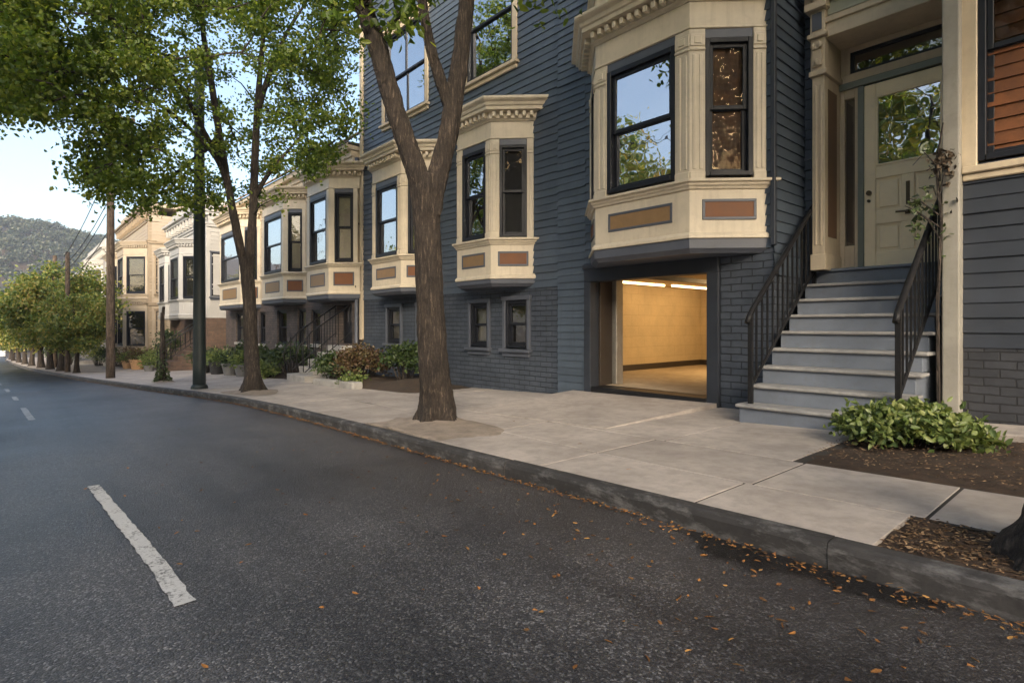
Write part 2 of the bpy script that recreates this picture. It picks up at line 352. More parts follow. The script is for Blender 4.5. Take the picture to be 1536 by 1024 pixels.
def tag(o, label, cat, group=None, kind=None):
    o['label'] = label; o['category'] = cat
    if group: o['group'] = group
    if kind: o['kind'] = kind
    return o
def thing(name, loc, label, cat, group=None):
    o = bpy.data.objects.new(name, None); COL.objects.link(o); o.location = loc; o.empty_display_size = .3
    return tag(o, label, cat, group)
def struct(o, kind='structure'): o['kind'] = kind; return o
def fr_y(y): return dict(o=(0, y, 0), U=(1, 0, 0), Nn=(0, -1, 0))     # a facade looking at the street
def copy_tree(o, parent=None):
    c = o.copy(); COL.objects.link(c)
    if parent is not None: c.parent = parent
    for ch in list(o.children): copy_tree(ch, c)
    return c

def siding(mb, u0, u1, z0, z1, ops=(), ex=.115, seed=1):
    """lapped boards; ops = [(u0,u1,z0,z1)] holes"""
    rr = random.Random(seed); z = z0; k = 0
    while z < z1-1e-4:
        zt = min(z+ex, z1)
        cuts = sorted({z, zt, *[q for o in ops for q in (o[2], o[3]) if z < q < zt]})
        jb = rr.uniform(-.0035, .0035)
        for a, b in zip(cuts, cuts[1:]):
            da, db = .022+jb-.016*(a-z)/ex, .022+jb-.016*(b-z)/ex
            m = (a+b)/2; segs = [(u0, u1)]
            for o in ops:
                if o[2] < m < o[3]:
                    ns = []
                    for s0, s1 in segs:
                        if o[1] <= s0 or o[0] >= s1: ns.append((s0, s1)); continue
                        if o[0] > s0: ns.append((s0, o[0]))
                        if o[1] < s1: ns.append((o[1], s1))
                    segs = ns
            for s0, s1 in segs:
                # butt joints at random places; every board its own strip
                xs = [s0]; x = s0+rr.uniform(1.2, 4.2)
                while x < s1-.5: xs.append(x); x += rr.uniform(2.6, 4.4)
                xs.append(s1)
                for x0, x1 in zip(xs, xs[1:]):
                    x1b = x1-.003 if x1 != s1 else x1
                    t = rr.uniform(-.0015, .0015)
                    mb.add([(x0, da+t, a), (x1b, da-t, a), (x1b, db, b), (x0, db, b), (x0, -.01, a), (x1b, -.01, a)], [(0, 1, 2, 3), (0, 4, 5, 1)])
        z = zt; k += 1
    return mb

def sash(parent, fr, u0, u1, z0, z1, d, backmat, glassmat=None, cols=1, fw=.05, names=('window_frame', 'glass_pane', 'blind'), depth=.09, framemat=None, lower_back=None, seed=0):
    """double-hung sash: frame box, upper sash forward of the lower, two tilted panes, something behind"""
    rr = random.Random(seed+int(abs(u0*97+z0*13)))
    glassmat = glassmat or MT['glass']
    f = MB().frame(**fr); g = MB().frame(**fr); bk = MB().frame(**fr)
    f.box(u0, u0+fw, d-depth, d+.02, z0, z1); f.box(u1-fw, u1, d-depth, d+.02, z0, z1)
    f.box(u0+fw, u1-fw, d-depth, d+.018, z1-fw, z1); f.box(u0+fw, u1-fw, d-depth, d+.03, z0, z0+fw*.9)
    zm = z0+(z1-z0)*.5; a0, a1 = u0+fw, u1-fw; st = min(.045, (a1-a0)*.12)
    for (q0, q1, dd) in ((zm-.02, z1-fw, d-.022), (z0+fw*.9, zm+.02, d-.056)):
        f.box(a0, a0+st, dd-.03, dd, q0, q1); f.box(a1-st, a1, dd-.03, dd, q0, q1)
        f.box(a0+st, a1-st, dd-.03, dd, q0, q0+.045); f.box(a0+st, a1-st, dd-.03, dd, q1-.045, q1)
        w = (a1-a0-2*st)/cols
        for c in range(1, cols): f.box(a0+st+w*c-.03, a0+st+w*c+.03, dd-.03, dd-.001, q0+.045, q1-.045)
        for c in range(cols):
            t, t2 = rr.uniform(-.006, .006), rr.uniform(-.004, .004)
            x0, x1 = a0+st+w*c+(.03 if c else 0), a0+st+w*(c+1)-(.03 if c < cols-1 else 0)
            g.quad((x0, dd-.016+t2, q0+.045), (x1, dd-.016-t2, q0+.045), (x1, dd-.016-t2+t, q1-.045), (x0, dd-.016+t2+t, q1-.045))
    bk.quad((a0, d-depth+.002, z0+fw*.5), (a1, d-depth+.002, z0+fw*.5), (a1, d-depth+.002, z1-fw*.5), (a0, d-depth+.002, z1-fw*.5))
    fo = f.build(names[0], framemat or MT['black'], parent, bevel=.004)
    g.build(names[1], glassmat, parent, recalc=False); bk.build(names[2], backmat, parent, recalc=False)
    return fo

def wall_window(house, fr, u0, u1, z0, z1, casing=None, cw=.09, sill=None, back='dark', cols=1, d=0.0, head=None, glassmat=None):
    """a window in a flat facade: casing is the part, sash / panes / sill its sub-parts"""
    casing = casing or MT['cream']; c = MB().frame(**fr)
    c.box(u0-cw, u0, -.08, d+.045, z0-.02, z1); c.box(u1, u1+cw, -.08, d+.045, z0-.02, z1)
    c.box(u0-cw-.02, u1+cw+.02, -.08, d+.055, z1, z1+cw*1.1)
    if head: c.box(u0-cw-.05, u1+cw+.05, -.05, d+.10, z1+cw*1.1, z1+cw*1.1+.04)
    w = c.build('window', casing, house, bevel=.005)
    sash(w, fr, u0, u1, z0, z1, d, MT[back], cols=cols, names=('sash', 'glass_pane', 'blind'), glassmat=glassmat)
    s = MB().frame(**fr); s.box(u0-cw-.04, u1+cw+.04, -.08, d+.10, z0-.075, z0-.021); s.box(u0-cw, u1+cw, -.08, d+.05, z0-.15, z0-.076)
    s.build('sill', sill or casing, w, bevel=.006)
    return w

def bay(house, xl, xr, p, yw, z, mats, pil=.15, backs=('dark', 'dark', 'dark'), cornice=True, base=True, roof=True, out=.24, panels=True, glassmats=(None, None, None), fluted=True, name='bay_window'):
    """three-sided bay. z: b0 base bottom, b1 apron bottom, belt, w0,w1 window, f1 frieze top"""
    cream, slate, sagem = mats['cream'], mats['slate'], mats['frieze']
    def ring(d, s=.0): return [(xl-p-1.4142*d, yw+.02), (xl-.4142*d, yw-p-d), (xr+.4142*d, yw-p-d), (xr+p+1.4142*d, yw+.02)]
    def sweep(mb, pr):
        b = len(mb.v)
        for d, zz in pr: mb.v += [(x, y, zz) for x, y in ring(d)]
        for i in range(len(pr)-1):
            for k in range(3): mb.f.append((b+4*i+k, b+4*i+k+1, b+4*i+4+k+1, b+4*i+4+k))
    r0 = ring(0); r0[0] = (xl-p, yw); r0[3] = (xr+p, yw)
    faces = []
    for i in range(3):
        a, c = Vector((*r0[i], 0)), Vector((*r0[i+1], 0)); U = (c-a).normalized()
        faces.append((dict(o=a, U=U, Nn=Vector((U.y, -U.x, 0))), (c-a).length))
    b = MB()
    RD = -.11
    sweep(b, [(RD, z['belt']-.02), (RD, z['w1']+.12)])
    sweep(b, [(RD, z['b1']), (0, z['b1']), (0, z['belt']), (RD, z['belt'])])
    sweep(b, [(0.0, z['b1']+.065), (.018, z['b1']+.055), (.034, z['b1']+.03), (.034, z['b1']-.004), (RD, z['b1']-.004)])
    hz = z['w1']+.10
    sweep(b, [(RD, hz), (-.003, hz), (-.003, z['f1']), (RD, z['f1'])])
    sweep(b, [(-.003, hz+.03), (.012, hz+.025), (.012, hz+.002), (RD, hz+.002)])
    pz0, pz1 = z['belt']+.02, hz
    wins = []
    for i, (fr, L) in enumerate(faces):
        b.frame(**fr); pw = pil if i == 1 else min(pil, L*.2)
        e0 = .0 if i != 0 else .03; e1 = .0 if i != 2 else .03
        for (a0, a1) in ((e0, pw), (L-pw, L-e1)):
            b.box(a0+.001, a1-.001, RD, 0.0, pz0, pz1-.002)
            w = a1-a0
            if fluted:
                b.box(a0+w*.18, a0+w*.40, -.01, .009, pz0+.12, pz1-.28); b.box(a0+w*.60, a0+w*.82, -.01, .009, pz0+.12, pz1-.28)
                b.box(a0+.002, a1-.002, -.01, .014, pz0, pz0+.09)
                b.box(a0+.002, a1-.002, -.01, .016, pz1-.24, pz1-.215); b.box(a0+.004, a1-.004, -.01, .011, pz1-.19, pz1-.06)
                b.box(a0+w*.28, a0+w*.72, -.01, .02, pz1-.165, pz1-.085)
        wins.append((fr, pw, L-pw))
    b.frame()
    body = b.build(name, cream, house, bevel=.005)
    s = MB(); sweep(s, [(RD, z['belt']-.085), (.02, z['belt']-.085), (.03, z['belt']-.06), (.05, z['belt']-.045), (.055, z['belt']-.02), (.085, z['belt']-.012), (.085, z['belt']+.016), (.0, z['belt']+.034), (RD, z['belt']+.034)])
    s.build('sill', cream, body, bevel=.003)
    for i, (fr, a0, a1) in enumerate(wins):
        h = MB().frame(**fr); h.box(a0+.002, a1-.002, RD, -.012, z['w1']+.002, hz+.0)
        h.build('head_board', slate, body, bevel=.003)
        sash(body, fr, a0, a1, z['w0'], z['w1'], -.022, MT[backs[i]], names=('window_frame', 'glass_pane', 'blind'), depth=.082, glassmat=glassmats[i], fw=min(.06, (a1-a0)*.1))
    if panels:
        for i, (fr, L) in enumerate(faces):
            za, zb = z['b1']+.2, z['belt']-.195
            i0, i1 = L*.16, L*.84
            q = MB().frame(**fr)
            q.box(i0, i1, -.01, .010, za, za+.03); q.box(i0, i1, -.01, .010, zb-.03, zb); q.box(i0, i0+.03, -.01, .010, za+.03, zb-.03); q.box(i1-.03, i1, -.01, .010, za+.03, zb-.03)
            po = q.build('panel_frame', mats.get('pframe', slate), body, bevel=.003)
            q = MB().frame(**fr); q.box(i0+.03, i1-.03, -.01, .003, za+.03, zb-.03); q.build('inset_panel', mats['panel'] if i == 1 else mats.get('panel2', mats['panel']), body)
    if base:
        q = MB(); sweep(q, [(RD, z['b1']-.005), (.012, z['b1']-.005), (.006, z['b0']+.05), (-.03, z['b0']+.02), (-.05, z['b0'])])
        q.v += [(x, y, z['b0']) for x, y in ring(-.05)]; n = len(q.v); q.f.append((n-4, n-3, n-2, n-1))
        q.build('base_moulding', slate, body)
    if cornice:
        q = MB(); f1 = z['f1']; k = out/.24
        sweep(q, [(RD, f1), (.012, f1), (.02, f1+.02), (.045*k, f1+.035), (.045*k, f1+.13), (.15*k, f1+.14), (.155*k, f1+.19), (.175*k, f1+.20), (.19*k, f1+.245), (.225*k, f1+.27), (.24*k, f1+.29), (.24*k, f1+.325), (-.05, f1+.37), (RD, f1+.37)])
        if roof:
            q.v += [(x, y, f1+.369) for x, y in ring(-.05)]; n = len(q.v); q.f.append((n-4, n-3, n-2, n-1))
        for fr, L in faces:
            q.frame(**fr); nd = max(3, round(L/.115)); 
            for j in range(nd):
                uu = (j+.5)*L/nd; q.box(uu-.027, uu+.027, .03, .115*k, f1+.05, f1+.125)
        q.frame(); q.build('cornice', mats.get('cornice', cream), body, bevel=.004)
    return body

# ------------------------------------------------------------------ foliage helpers
def leaves(name, P, L, W, mat, parent=None, droop=.35, seed=0, flat=.0):
    """one mesh of folded, pointed-oval leaves at points P"""
    r = np.random.default_rng(seed); n = len(P)
    t = r.normal(size=(n, 3)); t[:, 2] -= droop; t /= np.linalg.norm(t, axis=1)[:, None]
    q = r.normal(size=(n, 3)); q[:, 2] *= (1-flat); w = np.cross(t, q+np.array([0, 0, flat*1.5])); w /= np.linalg.norm(w, axis=1)[:, None]+1e-9
    nn = np.cross(w, t); Ls = L*r.uniform(.6, 1.25, n)[:, None]; Ws = W*r.uniform(.7, 1.2, n)[:, None]; cu = r.uniform(.0, .25, n)[:, None]
    pts = np.stack([P, P+t*Ls*.32+w*Ws*.5+nn*Ws*.18, P+t*Ls*.72+w*Ws*.36+nn*(Ws*.14-cu*Ls*.3), P+t*Ls-nn*cu*Ls, P+t*Ls*.72-w*Ws*.36+nn*(Ws*.14-cu*Ls*.3), P+t*Ls*.32-w*Ws*.5+nn*Ws*.18], 1).reshape(-1, 3)
    b = (np.arange(n)*6)[:, None]
    fc = np.concatenate([b+np.array([[0, 1, 2, 3]]), b+np.array([[0, 3, 4, 5]])], 1).reshape(-1, 4)
    me = bpy.data.meshes.new(name); me.vertices.add(len(pts)); me.vertices.foreach_set('co', pts.astype(np.float32).ravel())
    me.loops.add(fc.size); me.loops.foreach_set('vertex_index', fc.astype(np.int32).ravel())
    me.polygons.add(len(fc)); me.polygons.foreach_set('loop_start', (np.arange(len(fc))*4).astype(np.int32)); me.update(calc_edges=True); me.validate()
    me.materials.append(mat); o = bpy.data.objects.new(name, me); COL.objects.link(o); adopt(o, parent); return o

def spline(pts, rad, step=.12):
    P = [Vector(p) for p in pts]; out = []; ro = []
    for i in range(len(P)-1):
        p0, p1, p2, p3 = P[max(i-1, 0)], P[i], P[i+1], P[min(i+2, len(P)-1)]
        n = max(1, int((p2-p1).length/step))
        for k in range(n):
            t = k/n
            out.append(.5*((2*p1)+(p2-p0)*t+(2*p0-5*p1+4*p2-p3)*t*t+(3*p1-p0-3*p2+p3)*t**3)); ro.append(rad[i]+(rad[i+1]-rad[i])*t)
    out.append(P[-1]); ro.append(rad[-1]); return out, ro

def tree(root, limbs, clumps, leaf_n, L, W, mat, barkm, seed=0, spread=(.26, .26, .17), sides=18, jit=.045, twig=.012, step=.07, ridge=0):
    """limbs: [(points, radii)]; clumps: Nx3 centres. Twigs grow from the nearest wood to each clump."""
    rr = random.Random(seed); tr = MB(); nodes = []
    for i, (pts, rad) in enumerate(limbs):
        sp, sr = spline(pts, rad, step)
        tr.tube(sp, sr, sides if rad[0] > .062 else 12, jit=(.02 if ridge else jit) if rad[0] > .05 else 0, seed=seed+i, ridge=ridge)
        k_ = max(1, int(.07/step)); sp, sr = sp[::k_], sr[::k_]
        nodes += [p for p, q in zip(sp, sr)][len(sp)//3 if i == 0 else 0:]
    nd = np.array([tuple(p) for p in nodes]); todo = [np.array(c) for c in clumps]
    dist = [np.min(np.linalg.norm(nd-c, axis=1)) for c in todo]
    for i in np.argsort(dist):
        c = todo[i]; dd = np.linalg.norm(nd-c, axis=1); j = int(np.argmin(dd + np.maximum(0, nd[:, 2]-c[2])*.6)); a = Vector(nd[j]); b = Vector(c); l = (b-a).length
        if l < .05: continue
        mid = (a+b)*.5+Vector((rr.uniform(-.14, .14), rr.uniform(-.14, .14), rr.uniform(.02, .16)))*l
        sp, sr = spline([a, mid, b], [twig+.010*l, twig*.75+.004*l, twig*.4], max(.12, l/5)); tr.tube(sp, sr, 5, cap=False)
        nd = np.vstack([nd, np.array([tuple(p) for p in sp[1:]])])
    to = tr.build('trunk', barkm, root, smooth=True, recalc=False)
    r = np.random.default_rng(seed+5); C = np.asarray(clumps); k = max(1, leaf_n//len(C)); ks = r.integers(max(1, int(k*.5)), int(k*1.5)+2, len(C))
    idx = np.repeat(np.arange(len(C)), ks); off = r.normal(size=(len(idx), 3))*np.array(spread)
    sc_ = r.uniform(.6, 1.35, len(C))[idx][:, None]; P = C[idx]+off*sc_
    leaves('crown', P, L, W, mat, root, seed=seed+9); return to

def to_px(q):
    D = -CA*q[0]+SA*q[1]; return XC+FPX*(SA*q[0]+CA*q[1])/D, YH-FPX*q[2]/D

def ell(n, c, r, seed, shell=.35, zcut=None):
    g = np.random.default_rng(seed); out = []
    while len(out) < n:
        v = g.normal(size=3); v /= np.linalg.norm(v); q = g.uniform(0, 1)**(1/3)
        if q < shell: continue
        p = np.array(c)+v*np.array(r)*q
        if zcut is not None and p[2] < zcut: continue
        out.append(p)
    return np.array(out)

def shrub(name, x, y, zb, rx, ry, h, n, L, W, mat, label, cat='shrub', group=None, seed=0, droop=.0, clumps=40, sp=.09):
    root = thing(name, (x, y, zb), label, cat, group); g = np.random.default_rng(seed)
    st = MB(); C = []
    for i in range(clumps):
        a, q = g.uniform(0, 6.283), math.sqrt(g.uniform(0, 1)); hh = h*(.35+.6*math.sqrt(max(0, 1-q*q))*g.uniform(.7, 1.1))
        c = np.array((x+rx*q*math.cos(a), y+ry*q*math.sin(a), zb+hh)); C.append(c)
        b = Vector((x+rx*.3*q*math.cos(a), y+ry*.3*q*math.sin(a), zb-.03)); m = (b+Vector(c))/2+Vector((0, 0, .1*h))
        st.tube([b, m, Vector(c)], [.009, .006, .003], 5, cap=False)
    st.build('stems', MT['bark2'], root, recalc=False)
    C = np.array(C); idx = g.integers(0, len(C), n); P = C[idx]+g.normal(size=(n, 3))*np.array((sp, sp, sp*.7))
    P[:, 2] = np.maximum(P[:, 2], zb+.03); leaves('foliage', P, L, W, mat, root, droop=droop, seed=seed+1, flat=.35); return root


# ================================================================== GROUND
def frange(a, b, s):
    out = []; x = a
    while (x < b-1e-6) if s > 0 else (x > b+1e-6): out.append(x); x += s
    return out+[b]
XS = frange(40, -30, -.5)+frange(-31, -190, -2.5)
KD = .108                                              # kerb upstand
def strip(name, ya, yb, za, zb, mat, xs=XS, kind='structure', n=1):
    m = MB()
    for x in xs:
        for k in range(n+1):
            t = k/n; y = ya(x)+(yb(x)-ya(x))*t; m.v.append((x, y, za(x)+(zb(x)-za(x))*t))
    for i in range(len(xs)-1):
        for k in range(n): a = i*(n+1)+k; m.f.append((a, a+1, a+n+2, a+n+1))
    o = m.build(name, mat, recalc=False); o['kind'] = kind; return o
OPP = lambda x: yk(x)-5.6                              # kerb across the street
zr = lambda x: zg(x)-KD
strip('road', OPP, lambda x: yk(x)+.03, zr, zr, MT['asphalt'])
# terrain sheet under everything, out to the horizon
m = MB(); gx = [220, 120, 60, 40, 20, 10, 0, -10, -20, -40, -60, -90, -130, -190, -260, -400, -630]; gy = [-410, -200, -60, -20, -8, -4, 0, 4, 8, 20, 60, 200, 410]
for x in gx:
    for y in gy: m.v.append((x, y, zg(x)-.30))
for i in range(len(gx)-1):
    for k in range(len(gy)-1): a = i*len(gy)+k; m.f.append((a, a+1, a+len(gy)+1, a+len(gy)))
m.build('ground', MT['soil'], recalc=False)['kind'] = 'structure'
# kerb: separate stones, a little uneven
m = MB(); x = 12.0; k = 0; rr = random.Random(3)
while x > -120:
    ln = rr.uniform(1.5, 2.2) if x > -40 else 6.0; x2 = x-ln; j = rr.uniform(-.006, .006); jz = rr.uniform(-.005, .003)
    n = 4; b = len(m.v)
    for i in range(n+1):
        xx = x-.002+(x2-x+.004)*i/n; y = yk(xx)+j
        ww = rr.uniform(-.004, .004)
        for (dy, dz) in ((.004+ww, -KD-.08), (-.002+ww, -.03), (.006+ww, -.008), (.022, 0), (.088, .001), (.088, -KD-.08)): m.v.append((xx, y+dy, zg(xx)+dz+jz))
    for i in range(n):
        for q in range(5): m.f.append((b+i*6+q, b+i*6+q+1, b+i*6+6+q+1, b+i*6+6+q))
    m.f.append(tuple(b+q for q in range(6))); m.f.append(tuple(b+n*6+q for q in range(6))[::-1]); x = x2; k += 1
m.build('kerb', MT['kerb'])['kind'] = 'structure'
strip('kerb_across_the_street', lambda x: OPP(x)-.15, OPP, lambda x: zg(x), lambda x: zg(x), MT['kerb'])
strip('pavement_across_the_street', lambda x: OPP(x)-4.2, lambda x: OPP(x)-.15, lambda x: zg(x)-.004, lambda x: zg(x)-.004, MT['concrete'])
# sidewalk: cast slabs with open joints
sw = MB(); rr = random.Random(12)
def slab(xa, xb, ya, yb, za=0.0):
    n = max(1, int(abs(xb-xa)/1.6)); g = .008; t = rr.uniform(-.002, .002); t2 = rr.uniform(-.002, .002)
    hi, lo = max(xa, xb)-g, min(xa, xb)+g
    xs = [hi+(lo-hi)*i/n for i in range(n+1)]
    poly = [(x, ya(x)+g) for x in xs]+[(x, yb(x)-g) for x in reversed(xs)]
    sw.prism(poly, lambda x, y: zg(x)-.09, lambda x, y: zg(x)+za+t+t2*(x-hi))
r0 = lambda x: yk(x)+.091
r1 = lambda x: yk(x)+.62+prof([(0, 0), (-2, .02), (-5, .25), (-8, .45), (-30, .5)], x)
r2 = lambda x: yk(x)+1.33+prof([(0, 0), (-2, .06), (-4, .18), (-8, .7), (-12, .8), (-30, .8)], x)
r3 = lambda x: fac_y(x)+.12
def joints(a, b, s, j=.15):
    xs = [a]; x = a
    while x-s > b+.5: x -= s*rr.uniform(1-j, 1+j); xs.append(x)
    return xs+[b]
def row(xs, ya, yb):
    for a, b in zip(xs, xs[1:]): slab(a, b, ya, yb)
row([-.72, -1.53, -2.7]+joints(-3.95, -120, 1.45)[0:], r0, r1)
row([12, 9.4, 7, 4.6, 2.4, .9, -.67, -1.49, -2.7]+joints(-4.1, -120, 1.5), r1, r2)
row([-1.57, -2.62, -3.95, -5.7]+joints(-7.6, -120, 1.9), r2, r3)
row([14, 11, 8, 5.2, 2.6], r0, r1)
row([14, 11, 8, 5.2, 2.9], r2, r3)
sw.build('sidewalk', MT['concrete'], bevel=.003)['kind'] = 'structure'
strip('joint_sand', lambda x: yk(x)+.08, lambda x: fac_y(x), lambda x: zg(x)-.004, lambda x: zg(x)-.004, MT['joint'], xs=[x for x in XS if -100 < x <= -1.5])
strip('joint_sand', lambda x: r1(x)-.02, lambda x: r2(x)+.01, lambda x: zg(x)-.004, lambda x: zg(x)-.004, MT['joint'], xs=[x for x in XS if -1.6 < x <= 12])
strip('joint_sand', lambda x: yk(x)+.08, lambda x: r1(x)-.02, lambda x: zg(x)-.004, lambda x: zg(x)-.004, MT['joint'], xs=[-.75, -1.0, -1.5])
# narrow strip of concrete in front of the right-hand house
m = MB(); m.prism([(-1.19, 5.62), (2.85, 5.62), (2.85, 6.2), (-1.19, 6.2)], lambda x, y: zg(x)-.09, lambda x, y: zg(x)+.045)
m.build('house_plinth_path', MT['concrete'], bevel=.01)['kind'] = 'structure'
# planting beds
def bed(name, x0, x1, y0, y1, h, seed, mat, nx=40, ny=22, kind='structure'):
    g = random.Random(seed); m = MB(); ph = [g.uniform(0, 6) for _ in range(8)]
    for i in range(nx+1):
        for k in range(ny+1):
            u, v = i/nx, k/ny; x = x0+(x1-x0)*u; y = y0(x)+(y1(x)-y0(x))*v
            e = min(1, 6*min(u, 1-u), 6*min(v, 1-v))
            z = zg(x)-.010+h*e*(.75+.25*math.sin(x*3+ph[0])*math.sin(y*4+ph[1]))+.008*math.sin(x*17+ph[2])*math.sin(y*19+ph[3])+g.uniform(-.008, .008)
            m.v.append((x, y, z))
    for i in range(nx):
        for k in range(ny): a = i*(ny+1)+k; m.f.append((a, a+1, a+ny+2, a+ny+1))
    o = m.build(name, mat, smooth=True, recalc=False); o['kind'] = kind; return o
B1 = (-1.575, 2.85, lambda x: r2(x)+.01, lambda x: 5.62)
B2 = (-.725, 2.4, lambda x: yk(x)+.088, lambda x: r1(x)+.0)
bed('mulch_bed', *B1[:2], B1[2], B1[3], .035, 1, MT['mulch'], 60, 30)
bed('mulch_bed', *B2[:2], B2[2], B2[3], .012, 2, MT['mulch'], 60, 16)
# sandy tree pit round the forked tree: trodden earth with a ragged rim
T1 = (-4.9, 3.3)
m = MB(); g = random.Random(5); nr, na = 9, 48; rim = [1+.09*math.sin(3*a/na*6.28+1)+.06*math.sin(7*a/na*6.28)+g.uniform(-.04, .04) for a in range(na)]
cc_, sq = (-4.78, 3.10), (.82, .50)
for i in range(nr+1):
    for a in range(na):
        th = 6.2832*a/na; ct, st_ = math.cos(th), math.sin(th); k = 1/max(abs(ct), abs(st_))**.75
        q = i/nr*rim[a]*k; x = cc_[0]+sq[0]*q*ct; y = max(cc_[1]+sq[1]*q*st_, yk(x)+.10)
        e = 1-i/nr; m.v.append((x, y, zg(x)+.004+.055*max(0, 1-math.hypot(x-T1[0], y-T1[1])/.6)+(.012*min(1, e*4) if i < nr else -.004)+g.uniform(-.004, .004)*(i < nr)))
for i in range(nr):
    for a in range(na): m.f.append((i*na+a, i*na+(a+1) % na, (i+1)*na+(a+1) % na, (i+1)*na+a))
m.build('tree_pit_soil', MT['dirt'], smooth=True)['kind'] = 'structure'
# small dirt collar round the next tree
def collar(x0, y0, r, seed):
    g = random.Random(seed); m = MB(); na, nr = 32, 5
    for i in range(nr+1):
        for a in range(na):
            q = r*i/nr*(1+.15*math.sin(3*a/na*6.28+seed)+g.uniform(-.05, .05)); x = x0+1.5*q*math.cos(a/na*6.2832); y = max(y0+.8*q*math.sin(a/na*6.2832), yk(x)+.14)
            m.v.append((x, y, zg(x)+.006+.05*(1-i/nr)))
    for i in range(nr):
        for a in range(na): m.f.append((i*na+a, i*na+(a+1) % na, (i+1)*na+(a+1) % na, (i+1)*na+a))
    m.build('tree_pit_soil', MT['dirt'], smooth=True)['kind'] = 'structure'
collar(-11.04, 3.35, .55, 2); collar(-16.6, 2.88, .3, 4)
# driveway ramp in front of the garage
m = MB(); xs = (-5.62, -3.36)
m.v = [(xs[0], 4.15, zg(xs[0])+.006), (xs[1], 4.15, zg(xs[1])+.006), (xs[1], 6.16, -.905), (xs[0], 6.16, -.945), (xs[0], 4.15, zg(xs[0])-.05), (xs[1], 4.15, zg(xs[1])-.05), (xs[1], 6.16, -1.1), (xs[0], 6.16, -1.15)]
m.f = [(0, 1, 2, 3), (0, 4, 5, 1), (1, 5, 6, 2), (2, 6, 7, 3), (3, 7, 4, 0)]
m.build('driveway_ramp', MT['concrete'])['kind'] = 'structure'
# road markings
CL = lambda x: prof([(10, .52), (0, .5), (-3, .48), (-5, .43), (-10, .23), (-13, .15), (-16, .05), (-20, -.1), (-30, -.6), (-60, -1.9), (-190, -3)], x)
for i, (xa, xb) in enumerate(((2.2, -.1), (-2.37, -4.9), (-10.3, -12.7), (-14.85, -16.1), (-18.3, -19.7), (-22.5, -24.5), (-28, -30.5), (-35, -38))):
    m = MB(); g = random.Random(i); n = 60 if i == 1 else 12; w = .034 if i < 2 else .04
    for k in range(n+1):
        x = xa+(xb-xa)*k/n; a, b = (g.uniform(-.005, .005) for _ in 'ab'); y = CL(x)
        m.v += [(x+g.uniform(-.006, .006), y-w+a, zr(x)+.004), (x+g.uniform(-.006, .006), y+w+b, zr(x)+.004)]
    for k in range(n): m.f.append((2*k, 2*k+1, 2*k+3, 2*k+2))
    m.build('lane_marking', MT['line'], recalc=False)['kind'] = 'structure'
# damp stain at the gutter
m = MB(); g = random.Random(8); xs = frange(-.35, -1.62, -.04)
for x in xs:
    u = (x+1.62)/1.27; w = .27*math.sin(math.pi*min(1, max(0, u)))**.7*(1+.25*math.sin(x*9)+.12*math.sin(x*23))
    m.v += [(x, yk(x)-.002, zr(x)+.004), (x, yk(x)-.002-w*.5, zr(x)+.0042), (x, yk(x)-.004-w, zr(x)+.004)]
for i in range(len(xs)-1):
    for k in (0, 1): m.f.append((3*i+k, 3*i+k+1, 3*i+k+4, 3*i+k+3))
dpo = m.build('damp_patch', MT['wet'], recalc=False); at_ = dpo.data.attributes.new('damp', 'FLOAT', 'POINT'); at_.data.foreach_set('value', [v for i in range(len(xs)) for v in (min(1, i/6, (len(xs)-1-i)/6)*1.0, min(1, i/6, (len(xs)-1-i)/6)*.9, 0.0)]); dpo['kind'] = 'structure'
# litter
g = np.random.default_rng(3)
xs_ = -np.abs(g.gamma(1.5, 4.2, 1500))+.6; xs_ = np.concatenate([xs_, g.uniform(-30, -5, 900)])
P = np.array([(x, yk(x)-.012-abs(g.normal())*(.022 if abs(x+1) > .75 else .075), zr(x)+.010+g.uniform(0, .012)) for x in xs_])
def litter(name, P, L, W, mat, seed):
    o = leaves(name, P, L, W, mat, None, droop=0, seed=seed, flat=.6)
    me = o.data; co = np.empty(len(me.vertices)*3, np.float32); me.vertices.foreach_get('co', co); co = co.reshape(-1, 6, 3)
    base = np.repeat(P[:, None, 2], 6, 1); co[:, :, 2] = base+np.clip((co[:, :, 2]-base)*.28, -.006, .02); me.vertices.foreach_set('co', co.ravel().astype(np.float32)); me.update(); return o
struct(litter('gutter_leaves', P, .028, .014, MT['litter'], 3), 'stuff')
P = [];
for _ in range(210):
    x = -abs(g.normal())*2.6+.2; y = yk(x)-.12-abs(g.normal())*.62; P.append((x, y, zr(x)+.008))
for _ in range(80):
    x = g.uniform(-5.5, .5); y = g.uniform(.3, 2.3); P.append((x, y, zr(x)+.008))
struct(litter('road_leaves', np.array(P), .036, .016, MT['litter'], 4), 'stuff')
P = np.array([(x, y, zg(x)+.008) for x, y in ((g.uniform(-9, -.8), 0) for _ in range(0))] or [(-3, 3.4, zg(-3)+.01), (-2.2, 2.9, zg(-2.2)+.01), (-6, 3.9, zg(-6)+.01), (-4.4, 3.9, zg(-4.4)+.01)])
struct(litter('pavement_leaves', P, .04, .018, MT['litter'], 5), 'stuff')
def bedz(x): return zg(x)-.045
P = [(x := g.uniform(-1.55, 2.2), g.uniform(B1[2](x)+.03, 5.55), bedz(x)+.074+g.uniform(-.012, .02)) for _ in range(4200)]+[(x := g.uniform(-.71, 1.6), g.uniform(B2[2](x)+.02, B2[3](x)-.02), bedz(x)+.042+g.uniform(-.008, .014)) for _ in range(5200)]
struct(litter('mulch_chips', np.array(P), .030, .012, MT['chip'], 6), 'stuff')

